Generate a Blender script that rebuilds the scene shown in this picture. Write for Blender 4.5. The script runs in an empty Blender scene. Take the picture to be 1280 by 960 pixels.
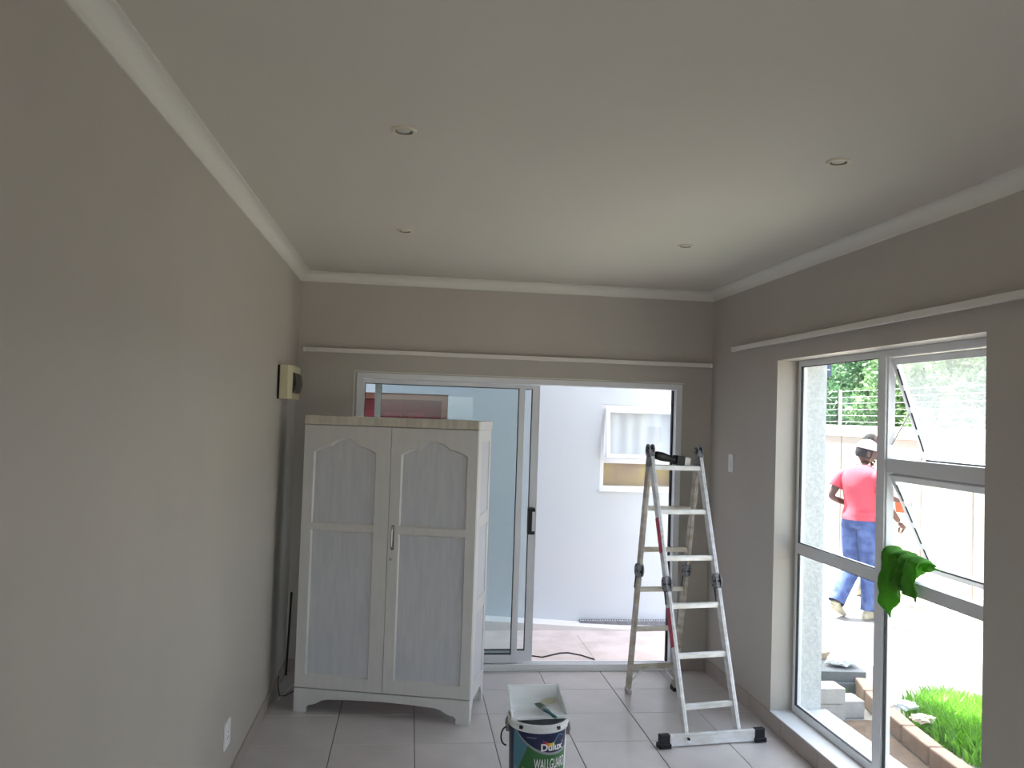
import bpy, bmesh, math, random
import numpy as np
from mathutils import Vector, Matrix
random.seed(7)
R = math.radians
scene = bpy.context.scene
C = scene.collection

# ------------------------------------------------------------------ camera
CAM = (0, 0, 1.8373)
F_PX, YAW, PITCH, ROLL = 1044.2, 0.1188, 0.0364, 0.0333
cd = bpy.data.cameras.new('camera')
cam = bpy.data.objects.new('camera', cd); C.objects.link(cam)
fw = Vector((math.sin(YAW)*math.cos(PITCH), math.cos(YAW)*math.cos(PITCH), math.sin(PITCH)))
rt0 = Vector((math.cos(YAW), -math.sin(YAW), 0)); up0 = rt0.cross(fw)
rt = rt0*math.cos(ROLL) + up0*math.sin(ROLL); up = up0*math.cos(ROLL) - rt0*math.sin(ROLL)
m = Matrix((rt, up, -fw)).transposed().to_4x4(); m.translation = CAM
cam.matrix_world = m
cd.sensor_width = 36; cd.lens = F_PX/1280*36; cd.clip_start = .05; cd.clip_end = 300
scene.camera = cam

# ------------------------------------------------------------------ light
w = bpy.data.worlds.new('sky'); scene.world = w; w.use_nodes = True
nt = w.node_tree; bg = nt.nodes['Background']
sky = nt.nodes.new('ShaderNodeTexSky'); sky.sky_type = 'NISHITA'
sky.sun_disc = False; sky.sun_elevation = R(64); sky.sun_rotation = R(0); sky.dust_density = 3.0; sky.air_density = 1.0; sky.ozone_density = .6
hsv = nt.nodes.new('ShaderNodeHueSaturation'); hsv.inputs['Saturation'].default_value = .62
nt.links.new(sky.outputs[0], hsv.inputs['Color']); nt.links.new(hsv.outputs[0], bg.inputs[0])
bg.inputs[1].default_value = .46
sd = bpy.data.lights.new('sun', 'SUN'); sd.energy = 15.0; sd.angle = R(.6); sd.color = (1, .95, .86)
sun = bpy.data.objects.new('sun', sd); C.objects.link(sun)
sun.rotation_euler = Vector((-.24, .40, .90)).to_track_quat('Z', 'Y').to_euler()
sun.location = (6, 12, 9)
scene.view_settings.view_transform = 'Standard'; scene.view_settings.look = 'None'
scene.view_settings.gamma = 1; scene.view_settings.use_curve_mapping = False
scene.view_settings.exposure = 1.5

# ------------------------------------------------------------------ materials
def lin(c):
    return tuple((v/255/12.92 if v/255 <= .04045 else ((v/255+.055)/1.055)**2.4) for v in c) + (1,)
def mat(name, rgb, rough=.6, metal=0, var=0, vscale=6, bump=0, bscale=60, stretch=(1,1,1), rgb2=None, spec=None, gen=False):
    m = bpy.data.materials.new(name); m.use_nodes = True
    n = m.node_tree.nodes; l = m.node_tree.links; b = n['Principled BSDF']
    b.inputs['Base Color'].default_value = lin(rgb); b.inputs['Roughness'].default_value = rough
    b.inputs['Metallic'].default_value = metal
    if spec is not None: b.inputs['Specular IOR Level'].default_value = spec
    if var or bump or rgb2:
        tc = n.new('ShaderNodeTexCoord'); mp = n.new('ShaderNodeMapping'); mp.inputs['Scale'].default_value = stretch
        l.new(tc.outputs['Object'], mp.inputs[0])
    if var or rgb2:
        t = n.new('ShaderNodeTexNoise'); t.inputs['Scale'].default_value = vscale; t.inputs['Detail'].default_value = 5
        l.new(mp.outputs[0], t.inputs['Vector'])
        r = n.new('ShaderNodeValToRGB'); r.color_ramp.elements[0].position = .35; r.color_ramp.elements[1].position = .65
        a = lin(rgb); c2 = lin(rgb2) if rgb2 else tuple(x*(1-var) for x in a[:3])+(1,)
        r.color_ramp.elements[0].color = c2; r.color_ramp.elements[1].color = a
        l.new(t.outputs['Fac'], r.inputs[0]); l.new(r.outputs[0], b.inputs['Base Color'])
    if bump:
        t2 = n.new('ShaderNodeTexNoise'); t2.inputs['Scale'].default_value = bscale; t2.inputs['Detail'].default_value = 4
        l.new(mp.outputs[0], t2.inputs['Vector'])
        bn = n.new('ShaderNodeBump'); bn.inputs['Strength'].default_value = bump; bn.inputs['Distance'].default_value = .01
        l.new(t2.outputs['Fac'], bn.inputs['Height']); l.new(bn.outputs[0], b.inputs['Normal'])
    return m
def glass_mat(name, refl=.07, tint=(.93,.96,.96), haze=0):
    m = bpy.data.materials.new(name); m.use_nodes = True
    n = m.node_tree.nodes; l = m.node_tree.links; n.clear()
    o = n.new('ShaderNodeOutputMaterial'); mx = n.new('ShaderNodeMixShader'); tr = n.new('ShaderNodeBsdfTransparent'); g = n.new('ShaderNodeBsdfGlossy')
    lw = n.new('ShaderNodeLayerWeight'); lw.inputs[0].default_value = .5
    pw = n.new('ShaderNodeMath'); pw.operation = 'POWER'; pw.inputs[1].default_value = 5; l.new(lw.outputs['Facing'], pw.inputs[0])
    fr = n.new('ShaderNodeMath'); fr.operation = 'MULTIPLY_ADD'; fr.inputs[1].default_value = .9; fr.inputs[2].default_value = refl/2; l.new(pw.outputs[0], fr.inputs[0])
    tr.inputs[0].default_value = tint+(1,); g.inputs['Roughness'].default_value = .02
    base_ = tr.outputs[0]
    if haze:  # white translucent mix, part dust, part imitated glare haze
        tl_ = n.new('ShaderNodeBsdfTranslucent'); tl_.inputs[0].default_value = (.9, .9, .88, 1); m2 = n.new('ShaderNodeMixShader'); m2.inputs[0].default_value = haze
        l.new(tr.outputs[0], m2.inputs[1]); l.new(tl_.outputs[0], m2.inputs[2]); base_ = m2.outputs[0]
    l.new(fr.outputs[0], mx.inputs[0]); l.new(base_, mx.inputs[1]); l.new(g.outputs[0], mx.inputs[2]); l.new(mx.outputs[0], o.inputs[0])
    return m
M = {
 'wall': mat('taupe wall paint', (190,184,175), .45, var=.04, vscale=2, bump=.03, bscale=90),
 'ceil': mat('ceiling paint', (213,208,196), .8, var=.02, vscale=1.5),
 'corn': mat('cornice paint', (226,224,214), .7),
 'tile': mat('floor tile glaze', (212,204,200), .25, var=.09, vscale=4, bump=.03, bscale=30),
 'skirt': mat('skirting tile glaze', (176,164,156), .4, var=.08, vscale=6),
 'grout': mat('dark grout', (92,86,82), .9),
 'sill': mat('sill paint', (222,222,222), .45),
 'alu': mat('satin window aluminium', (232,234,236), .38, .05),
 'alu2': mat('white powder coat', (242,243,244), .35),
 'gasket': mat('black gasket', (28,28,30), .6),
 'glass': glass_mat('clear glass'),
 'glass2': glass_mat('tinted glass', tint=(.88,.915,.915)), 'glass3': glass_mat('hazed glass', haze=.15), 'glass4': glass_mat('lightly hazed glass', haze=.07),  # casement panes imitate glare as well as dust
 'rail': mat('white rail enamel', (228,224,216), .4),
 'wdr': mat('old white cupboard paint', (214,213,210), .42, var=.05, vscale=5, bump=.05, bscale=40, stretch=(8,8,1)),
 'wdr_panel': mat('brushed lilac grey undercoat', (208,209,213), .6, rgb2=(198,200,206), vscale=5, stretch=(9,9,1), bump=.05, bscale=30),
 'wdr_trim': mat('streaky cream trim paint', (212,207,192), .55, rgb2=(190,185,170), vscale=30, stretch=(1,1,.1)),
 'dark': mat('dark interior', (40,34,30), .8),
 'steel': mat('worn steel', (170,168,165), .35, .9),
 'lad': mat('scuffed ladder aluminium', (236,237,238), .35, .15, rgb2=(214,212,206), vscale=12, stretch=(1,1,3)),
 'ladold': mat('paint splashed ladder aluminium', (208,204,194), .45, .15, rgb2=(170,158,138), vscale=9, stretch=(1,1,2)),
 'hinge': mat('grey hinge casting', (140,140,142), .45, .3, var=.3, vscale=40),
 'rubber': mat('black rubber', (24,24,27), .55),
 'red': mat('red sticker', (196,58,84), .5),
 'plwhite': mat('white plastic', (240,241,241), .4),
 'plcream': mat('cream plastic', (206,200,164), .45),
 'baffle': mat('grey lamp baffle', (120,114,98), .5), 'smoke': mat('smoked plastic flap', (40,32,26), .25),
 'tray': mat('paint tray plastic', (246,248,248), .4, rgb2=(238,242,241), vscale=9),
 'traypaint': mat('pale yellow paint film', (216,214,186), .35),
 'navy': mat('navy label print', (26,34,74), .35), 'green': mat('green label print', (58,112,62), .35),
 'teal': mat('teal label print', (86,140,158), .35), 'tan': mat('tan label print', (168,150,116), .4),
 'silver': mat('silver label band', (150,158,164), .3), 'ink': mat('white label print', (240,240,240), .4),
 'pred': mat('red print', (206,52,48), .4), 'porange': mat('orange print', (236,128,44), .4), 'pyellow': mat('yellow print', (240,208,60), .4),
 'pblue': mat('blue print', (96,170,214), .4), 'pgreen': mat('lime print', (150,190,70), .4), 'ppurple': mat('violet print', (92,46,110), .4),
 'bristle': mat('grey green bristles', (108,122,112), .8, var=.3, vscale=80), 'tealh': mat('teal handle', (60,110,116), .4),
 'cloth': mat('green microfibre', (98,158,64), .95, rgb2=(72,130,44), vscale=25, bump=.6, bscale=220),
 'court': mat('neighbour wall paint', (212,218,222), .8, var=.03, vscale=1.2),
 'pave': mat('court concrete', (222,208,202), .85, rgb2=(204,190,182), vscale=5, bump=.15, bscale=20),
 'apron': mat('white painted kerb', (236,232,228), .8, var=.05, vscale=8),
 'maroon': mat('maroon door paint', (128,34,42), .45, var=.1), 'brick': mat('rust brown frame', (134,84,66), .7, var=.15, vscale=20),
 'curtain': mat('white curtain', (240,236,240), .8), 'warm': mat('ochre blind', (226,196,140), .7, rgb2=(206,170,150), vscale=4),
 'yard': mat('bleached yard paving', (150,147,142), .9, rgb2=(134,131,126), vscale=3, bump=.2, bscale=15),
 'soil': mat('brown garden soil', (108,90,74), .95, var=.3, vscale=9, bump=.6, bscale=30),
 'edge': mat('terracotta edging', (172,146,128), .85, var=.2, vscale=12),
 'rough': mat('roughcast plaster', (206,208,206), .9, rgb2=(188,190,188), vscale=45, bump=.5, bscale=60),
 'bwall': mat('cream boundary plaster', (150,138,128), .85, var=.04, vscale=3), 'coping': mat('white coping', (240,236,230), .8),
 'wire': mat('galvanised wire', (214,216,216), .4, .6),
 'block': mat('cement block', (190,186,180), .9, var=.15, vscale=14, bump=.4, bscale=50), 'slab': mat('dark slate slab', (112,116,118), .8, var=.2, vscale=10),
 'paper': mat('crumpled white plastic', (235,238,242), .6), 'plank': mat('offcut timber', (176,160,132), .8, var=.2, vscale=10, stretch=(1,8,8)),
 'bluebox': mat('dark blue housing', (66,82,104), .5),
 'bark': mat('bark', (96,78,62), .9, var=.3, vscale=20),
 'skin': mat('dark brown skin', (86,58,48), .5, var=.08, vscale=20), 'hair': mat('black hair', (24,20,20), .9, bump=.5, bscale=200),
 'shirt': mat('faded red cotton', (200,72,88), .9, var=.1, vscale=10, bump=.15, bscale=18), 'jeans': mat('spattered denim with crease tones', (84,104,158), .9, rgb2=(50,66,118), vscale=14, bump=.5, bscale=16),  # denim noise: spots, plus highlights and dark creases put in as colour
 'cap': mat('pale pink cap', (232,206,210), .8), 'capred': mat('red cap brim', (206,50,80), .7), 'shoe': mat('dusty beige leather', (178,172,150), .8, var=.15, vscale=20),
 'cream': mat('cream cotton', (222,208,186), .9), 'grey': mat('grey cotton', (120,124,130), .9), 'orange': mat('orange plastic', (232,100,66), .5),
 'eye': mat('eye white', (235,232,226), .3),
 'cable': mat('black cable', (40,40,40), .6), 'wcable': mat('white cable', (220,220,216), .5),
 'bulb': mat('frosted lamp', (214,214,200), .25), 'ring': mat('satin nickel ring', (214,206,184), .35, .1),
}
def leafmat(name, a, b):
    m = mat(name, a, .55, rgb2=b, vscale=1.7)
    n = m.node_tree.nodes; l = m.node_tree.links
    tr = n.new('ShaderNodeBsdfTranslucent'); tr.inputs[0].default_value = lin(a); mx = n.new('ShaderNodeMixShader'); mx.inputs[0].default_value = .35
    l.new(n['Principled BSDF'].outputs[0], mx.inputs[1]); l.new(tr.outputs[0], mx.inputs[2]); l.new(mx.outputs[0], n['Material Output'].inputs[0])
    return m
M['leafA'] = leafmat('mid green leaf', (104,134,90), (78,108,68)); M['leafB'] = leafmat('yellow green leaf', (166,166,122), (136,138,96)); M['leafC'] = leafmat('deep green leaf', (86,122,86), (62,96,64))
M['grass'] = leafmat('lush grass', (120,176,60), (84,140,44))

# ------------------------------------------------------------------ mesh helpers
def bm_new(): return bmesh.new()
def box(bm, x0, x1, y0, y1, z0, z1, mx=None):
    v = [bm.verts.new((x, y, z)) for x in (x0, x1) for y in (y0, y1) for z in (z0, z1)]
    if mx is not None:
        for q in v: q.co = mx @ q.co
    for f in ((0,1,3,2),(4,6,7,5),(0,4,5,1),(2,3,7,6),(0,2,6,4),(1,5,7,3)): bm.faces.new([v[i] for i in f])
    return v
def bar(bm, a, b, wx, wy, ref=Vector((0,1,0))):
    """rectangular bar from a to b: wx across, wy along ref"""
    a = Vector(a); b = Vector(b); d = (b-a); L = d.length; d.normalize()
    s = d.cross(ref).normalized(); t = s.cross(d).normalized()
    mx = Matrix((s, t, d)).transposed().to_4x4(); mx.translation = a
    box(bm, -wx/2, wx/2, -wy/2, wy/2, 0, L, mx)
def tube(bm, pts, r, n=10, cap=True, rr=None):
    pts = [Vector(p) for p in pts]; rings = []; prev = None
    for i, p in enumerate(pts):
        d = (pts[min(i+1, len(pts)-1)] - pts[max(i-1, 0)]).normalized()
        if prev is None:
            u = d.orthogonal().normalized()
        else:
            u = (prev - d*prev.dot(d)).normalized()
        prev = u; v = d.cross(u); q = rr[i] if rr else r
        rings.append([bm.verts.new(p + (u*math.cos(2*math.pi*k/n) + v*math.sin(2*math.pi*k/n))*q) for k in range(n)])
    for a, b in zip(rings, rings[1:]):
        for k in range(n): bm.faces.new((a[k], a[(k+1)%n], b[(k+1)%n], b[k]))
    if cap: bm.faces.new(rings[0][::-1]); bm.faces.new(rings[-1])
def lathe(bm, prof, n=40, c=(0,0,0), close=False):
    rings = [[bm.verts.new((c[0]+r*math.cos(2*math.pi*k/n), c[1]+r*math.sin(2*math.pi*k/n), c[2]+z)) for k in range(n)] for r, z in prof]
    seq = list(zip(rings, rings[1:])) + ([(rings[-1], rings[0])] if close else [])
    for a, b in seq:
        for k in range(n): bm.faces.new((a[k], a[(k+1)%n], b[(k+1)%n], b[k]))
    return rings
def prism(bm, poly, lo, hi, axis='y', mx=None):
    """poly in the two other axes, extruded along axis"""
    def P(p, h):
        c = {'y': (p[0], h, p[1]), 'x': (h, p[0], p[1]), 'z': (p[0], p[1], h)}[axis]
        c = Vector(c); return mx @ c if mx is not None else c
    a = [bm.verts.new(P(p, lo)) for p in poly]; b = [bm.verts.new(P(p, hi)) for p in poly]; n = len(poly)
    bm.faces.new(a[::-1]); bm.faces.new(b)
    for i in range(n): bm.faces.new((a[i], a[(i+1)%n], b[(i+1)%n], b[i]))
def loft(bm, rings_, n=20, X=Vector((1,0,0)), Y=Vector((0,1,0)), cap=True):
    rs = []
    for c, rx, ry in rings_:
        c = Vector(c)
        rs.append([bm.verts.new(c + X*(rx*math.cos(2*math.pi*k/n)) + Y*(ry*math.sin(2*math.pi*k/n))) for k in range(n)])
    for a, b in zip(rs, rs[1:]):
        for k in range(n): bm.faces.new((a[k], a[(k+1)%n], b[(k+1)%n], b[k]))
    if cap: bm.faces.new(rs[0][::-1]); bm.faces.new(rs[-1])
def sphere(bm, c, r, sx=1, sy=1, sz=1, seg=16, rot=None):
    mx = Matrix.Translation(c) @ (rot.to_4x4() if rot is not None else Matrix()) @ Matrix.Diagonal((r*sx, r*sy, r*sz, 1))
    bmesh.ops.create_uvsphere(bm, u_segments=seg, v_segments=max(6, seg*2//3), radius=1, matrix=mx)
def obj(name, bm, m, parent=None, bevel=0, smooth=False, loc=None, seg=2, recalc=True):
    if recalc: bmesh.ops.recalc_face_normals(bm, faces=bm.faces)
    me = bpy.data.meshes.new(name); bm.to_mesh(me); bm.free()
    me.materials.append(M[m] if isinstance(m, str) else m)
    if smooth:
        for p in me.polygons: p.use_smooth = True
    o = bpy.data.objects.new(name, me); C.objects.link(o)
    if parent is not None: o.parent = parent
    if loc is not None: o.location = loc
    if bevel:
        b = o.modifiers.new('bevel', 'BEVEL'); b.width = bevel; b.segments = seg; b.limit_method = 'ANGLE'; b.angle_limit = R(35)
        b.harden_normals = False
    return o
def boxobj(name, ext, m, parent=None, bevel=0):
    bm = bm_new(); box(bm, *ext); return obj(name, bm, m, parent, bevel)
def tag(o, label=None, cat=None, group=None, kind=None):
    for k, v in (('label', label), ('category', cat), ('group', group), ('kind', kind)):
        if v: o[k] = v
    return o
def thing(name, label, cat, loc=(0,0,0), rotz=0, group=None):
    o = bpy.data.objects.new(name, None); C.objects.link(o); o.location = loc; o.rotation_euler = (0, 0, rotz); o.empty_display_size = .1
    return tag(o, label, cat, group)
def struct(o, label=None, cat=None): return tag(o, label, cat, kind='structure')
def pt(name, me_o, parent, loc):
    c = me_o.copy(); c.name = name; C.objects.link(c); c.parent = parent; c.location = loc; return c

# ------------------------------------------------------------------ room shell
XL, XR, YB, YF, H = -.805, 2.219, 6.006, -1.6, 2.795
XO = 2.52; YO = 6.226                     # outer faces
DX0, DX1, DZ = -.39, 1.992, 2.10          # sliding door opening
WY0, WY1, WZ0, WZ1 = 3.01, 4.885, .105, 2.222   # window opening
T = .4475
bm = bm_new(); box(bm, XL-.2, XO, YF-.2, YO, -.2, -.006)
floor = struct(obj('floor', bm, 'grout'), 'pale grey square ceramic tile floor with dark grout lines', 'floor')
gx0 = -.3626 - T; gy0 = 4.7111 - 15*T
cache = {}
for i in range(-1, 8):
    for j in range(-1, 19):
        x0 = max(gx0+i*T, XL)+.002; x1 = min(gx0+(i+1)*T, XR)-.002; y0 = max(gy0+j*T, YF)+.002; y1 = min(gy0+(j+1)*T, YB)-.002
        if x1-x0 < .02 or y1-y0 < .02: continue
        key = (round(x1-x0, 3), round(y1-y0, 3))
        if key not in cache:
            b = bm_new(); a_, b_ = key; e = .0025
            lo = [b.verts.new(p) for p in ((0,0,-.006),(a_,0,-.006),(a_,b_,-.006),(0,b_,-.006))]
            md = [b.verts.new(p) for p in ((0,0,-.002),(a_,0,-.002),(a_,b_,-.002),(0,b_,-.002))]
            hi = [b.verts.new(p) for p in ((e,e,0),(a_-e,e,0),(a_-e,b_-e,0),(e,b_-e,0))]
            b.faces.new(hi)
            for A, B in ((lo, md), (md, hi)):
                for k in range(4): b.faces.new((A[k], A[(k+1)%4], B[(k+1)%4], B[k]))
            o = obj('tile', b, 'tile', floor); o.location = (x0, y0, 0); cache[key] = o
        else: pt('tile', cache[key], floor, (x0, y0, 0))
# walls
struct(boxobj('wall_left', (XL-.2, XL, YF-.2, YO, -.05, H), 'wall'), 'long taupe painted left wall', 'wall')
bm = bm_new()
box(bm, XL, DX0, YB, YO, -.05, H); box(bm, DX1, XO, YB, YO, -.05, H); box(bm, DX0, DX1, YB, YO, DZ, H)
struct(obj('wall_back', bm, 'wall'), 'taupe end wall around the sliding door', 'wall')
bm = bm_new()
box(bm, XR, XO, WY1, YB, -.05, H); box(bm, XR, XO, YF, WY0, -.05, H); box(bm, XR, XO, WY0, WY1, WZ1, H); box(bm, XR, XO, WY0, WY1, -.05, WZ0-.01)
struct(obj('wall_right', bm, 'wall'), 'taupe right wall around the tall window', 'wall')
# rough-cast outer skin of the right wall, with the window opening left free
bm = bm_new()
box(bm, XO, XO+.02, WY1, YO, -.05, H); box(bm, XO, XO+.02, YF, WY0, -.05, H); box(bm, XO, XO+.02, WY0, WY1, WZ1, H); box(bm, XO, XO+.02, WY0, WY1, -.05, WZ0-.01)
box(bm, 2.395, XO, WY1-.012, WY1, WZ0, WZ1)
struct(obj('trim_1', bm, 'rough'), 'roughcast outer plaster of the window wall', 'wall')
bm = bm_new()
# front wall behind the camera with an unseen opening added to let daylight in
box(bm, XL-.2, -.6, YF-.2, YF, -.05, H); box(bm, 1.0, XO, YF-.2, YF, -.05, H); box(bm, -.6, 1.0, YF-.2, YF, 2.1, H)
struct(obj('wall_front', bm, 'wall'), 'taupe wall behind the viewpoint', 'wall')
struct(boxobj('ceiling', (XL-.2, XO, YF-.2, YO, H, H+.15), 'ceil'), 'plain white ceiling with four downlights', 'ceiling')
# cornice
def cornice(name, a, b, nrm, label):
    a = Vector(a); b = Vector(b); nrm = Vector(nrm); bm = bm_new(); s = .066
    prof = [(0, 0), (0, -s), (.006, -s), (.008, -s+.006)] + [(.008+(s-.014)*(1-math.cos(t)), -s+.008+(s-.014)*math.sin(t)) for t in [math.pi/2*k/8 for k in range(9)]] + [(s, -.006), (s, 0)]
    ends = []
    for e, sg in ((a, 1), (b, -1)):
        d = (b-a).normalized()*sg
        ends.append([bm.verts.new(e + nrm*x + d*x + Vector((0, 0, H+z))) for x, z in prof])
    n = len(prof)
    for k in range(n): bm.faces.new((ends[0][k], ends[0][(k+1)%n], ends[1][(k+1)%n], ends[1][k]))
    bm.faces.new(ends[0]); bm.faces.new(ends[1][::-1])
    return struct(obj(name, bm, 'corn'), label, 'cornice')
cornice('trim_2', (XL, YF, 0), (XL, YB, 0), (1,0,0), 'white coved cornice along the left wall')
cornice('trim_3', (XL, YB, 0), (XR, YB, 0), (0,-1,0), 'white coved cornice above the sliding door wall')
cornice('trim_4', (XR, YB, 0), (XR, YF, 0), (-1,0,0), 'white coved cornice along the window wall')
# skirting tiles
def skirting(name, side, segs, h, label):
    root = bpy.data.objects.new(name, None); C.objects.link(root); struct(root, label, 'skirting')
    for s0, s1 in segs:
        if side == 'left': e = (XL, XL+.009, s0+.002, s1-.002, .001, h)
        elif side == 'right': e = (XR-.009, XR, s0+.002, s1-.002, .001, h)
        else: e = (s0+.002, s1-.002, YB-.009, YB, .001, h)
        boxobj('skirting_tile', e, 'skirt', root, .0015)
ys = [6.0, 5.647, 5.178, 4.725, 4.272, 3.82, 3.37, 2.92, 2.47, 2.02, 1.57, 1.1, .65, .2, -.25, -.7, -1.15, -1.6]
skirting('baseboard_right', 'right', list(zip(ys[1:], ys)), .1, 'taupe skirting tiles under the window wall')
ys = [6.0, 5.64, 5.20, 4.75, 4.30, 3.85, 3.4, 2.95, 2.5, 2.05, 1.6, 1.15, .7, .25, -.2, -.65, -1.1, -1.6]
skirting('baseboard_left', 'left', [(a+(.012 if k == 1 else 0), b-(.025 if k == 2 else 0)) for k, (a, b) in enumerate(zip(ys[1:], ys))], .088, 'taupe skirting tiles along the left wall')
skirting('baseboard_back', 'back', [(XL+.01, DX0-.002), (DX1+.002, XR-.01)], .09, 'taupe skirting tiles either side of the door')

# ------------------------------------------------------------------ sliding door
door = bpy.data.objects.new('door_1', None); C.objects.link(door); door.location = (.8, YB+.05, 0); struct(door, 'white aluminium sliding patio door standing half open', 'sliding door')
def D(name, boxes, m, parent=door, bevel=.002, smooth=False):
    bm = bm_new()
    for e in boxes: box(bm, e[0]-.8, e[1]-.8, e[2]-YB-.05, e[3]-YB-.05, e[4], e[5])
    return obj(name, bm, m, parent, bevel)
y0, y1 = YB-.006, YB+.12
D('door_frame', [(DX0, DX0+.045, y0, y1, 0, DZ), (DX1-.045, DX1, y0, y1, 0, DZ), (DX0+.045, DX1-.045, y0, y1, DZ-.04, DZ)], 'alu')
D('track', [(DX0+.045, DX1-.045, y0, y1, 0, .022), (DX0+.045, DX1-.045, y0, y0+.012, .022, .05), (DX0+.045, DX1-.045, y0+.055, y0+.063, .022, .045), (DX0+.045, DX1-.045, y1-.012, y1, .022, .04)], 'alu2')
D('weather_strip', [(DX1-.057, DX1-.046, YB+.055, YB+.085, .05, DZ-.045)], 'gasket', bevel=0)
D('plaster_edge', [(DX0-.022, DX0-.012, YB-.004, YB-.0005, .09, DZ+.012), (DX0-.012, DX1+.012, YB-.004, YB-.0005, DZ+.004, DZ+.012)], 'corn', bevel=0)
def panel(name, x0, x1, ya, yb, sw0, sw1, hb, label):
    zt = DZ-.045; zb = .052
    p = D(name, [(x0, x0+sw0, ya, yb, zb, zt), (x1-sw1, x1, ya, yb, zb, zt), (x0+sw0, x1-sw1, ya, yb, zb, zb+hb), (x0+sw0, x1-sw1, ya, yb, zt-.028, zt)], 'alu')
    p['label'] = label
    ym = (ya+yb)/2; g = .004
    D('pane', [(x0+sw0-.004, x1-sw1+.004, ym-.003, ym+.003, zb+hb-.004, zt-.024)], 'glass2', p, 0)
    xa, xb, za, zc = x0+sw0, x1-sw1, zb+hb, zt-.028
    D('gasket', [(xa, xa+g, ya+.004, yb-.004, za, zc), (xb-g, xb, ya+.004, yb-.004, za, zc), (xa+g, xb-g, ya+.004, yb-.004, za, za+g), (xa+g, xb-g, ya+.004, yb-.004, zc-g, zc)], 'gasket', p, 0)
    return p
panel('fixed_panel', DX0+.046, .817, YB+.012, YB+.048, .012, .042, .06, 'aluminium framed pane nearest the room')
sp = panel('sliding_panel', -.262, .936, YB+.066, YB+.102, .042, .056, .075, 'sliding panel pushed behind the fixed one')
bm = bm_new()
box(bm, .868-.8, .918-.8, -.045-.012, .016, .975, 1.165)
h_ = obj('handle', bm, 'rubber', sp, .006); h_['label'] = 'black moulded pull handle'
bm = bm_new(); box(bm, .895-.8, .916-.8, -.062, -.055, 1.0, 1.14); obj('latch', bm, 'alu', sp, .002)

# ------------------------------------------------------------------ window in the right wall
win = bpy.data.objects.new('window_1', None); C.objects.link(win); win.location = (2.36, 3.95, WZ0); struct(win, 'tall white aluminium window with two top hung casements open', 'window')
def Wn(name, boxes, m, parent=win, bevel=.002):
    bm = bm_new()
    for e in boxes: box(bm, e[0]-2.36, e[1]-2.36, e[2]-3.95, e[3]-3.95, e[4]-WZ0, e[5]-WZ0)
    return obj(name, bm, m, parent, bevel)
xa, xb = 2.348, 2.392
MU0, MU1 = 3.905, 3.985
Wn('window_frame', [(xa, xb, WY1-.042, WY1-.013, WZ0, WZ1), (xa, xb, WY0, WY0+.045, WZ0, WZ1), (xa, xb, WY0+.045, WY1-.042, WZ1-.036, WZ1), (xa, xb, WY0+.045, WY1-.042, WZ0, WZ0+.045)], 'alu')
Wn('mullion', [(xa-.004, xb, MU0+.01, MU1, WZ0+.045, WZ1-.036), (xa+.006, xb, MU0, MU0+.01, WZ0+.045, WZ1-.036)], 'alu')
Wn('transom', [(xa, xb, MU1, WY1-.042, 1.055, 1.118)], 'alu')
Wn('transom', [(xa, xb, WY0+.045, MU0, 1.06, 1.118)], 'alu')
Wn('transom', [(xa, xb, WY0+.045, MU0, 1.612, 1.682)], 'alu')
gl = [(MU1, WY1-.042, 1.118, WZ1-.036), (MU1, WY1-.042, WZ0+.045, 1.055), (WY0+.045, MU0, WZ0+.045, 1.06)]
for a, b, c, d in gl:
    p = Wn('pane', [(2.368, 2.372, a, b, c, d)], 'glass', bevel=0)
    Wn('gasket', [(2.352, 2.366, a, a+.004, c, d), (2.352, 2.366, b-.004, b, c, d), (2.352, 2.366, a+.004, b-.004, c, c+.004), (2.352, 2.366, a+.004, b-.004, d-.004, d)], 'gasket', p, 0)
def casement(ztop, zlow, xlow, gm):
    L = math.hypot(ztop-zlow, xlow-2.372); ang = math.atan2(xlow-2.372, ztop-zlow)
    e = bpy.data.objects.new('casement', None); C.objects.link(e); e.parent = win; e.location = (2.372-2.36, 0, ztop-WZ0); e.rotation_euler = (0, -ang, 0)
    e['label'] = 'top hung casement pushed outwards'
    ya, yb = WY0+.05-3.95, MU0-.006-3.95; f = .032
    bm = bm_new()
    for q in ((ya, ya+f, -L, 0), (yb-f, yb, -L, 0)): box(bm, -.014, .014, q[0], q[1], q[2], q[3])
    box(bm, -.014, .014, ya+f, yb-f, -f, 0); box(bm, -.014, .014, ya+f, yb-f, -L, -L+f)
    obj('casement_frame', bm, 'alu2', e, .002)
    bm = bm_new(); box(bm, -.002, .002, ya+f-.003, yb-f+.003, -L+f-.003, -f+.003); obj('pane', bm, gm, e)
    bm = bm_new(); g = .006
    # the side seal is broken into short dark lengths
    z = -f-.02
    while z > -L+f+.03:
        box(bm, -.017, -.013, yb-f-g, yb-f+.002, max(z-.085, -L+f), z); z -= .115
    box(bm, -.017, -.013, ya+f, yb-f, -L+f-.002, -L+f+g)
    obj('gasket', bm, 'gasket', e)
casement(2.180, 1.650, 2.562, 'glass3'); casement(1.606, 1.125, 2.60, 'glass4')
bm = bm_new(); tube(bm, [(2.372-2.36, MU0-.01-3.95, 1.75-WZ0), (2.47-2.36, MU0-.016-3.95, 1.93-WZ0)], .004, 6)
obj('friction_stay', bm, 'steel', win)
# inner sill
bm = bm_new(); box(bm, XR-.006, 2.348, WY0, WY1, WZ0-.01, WZ0)
struct(obj('trim_5', bm, 'sill', bevel=.002), 'white painted window sill inside the reveal', 'sill')
bm = bm_new(); box(bm, 2.392, XO+.05, WY0, WY1-.013, WZ0-.01, WZ0+.006)
struct(obj('trim_6', bm, 'rough'), 'roughcast outer sill', 'sill')

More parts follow.
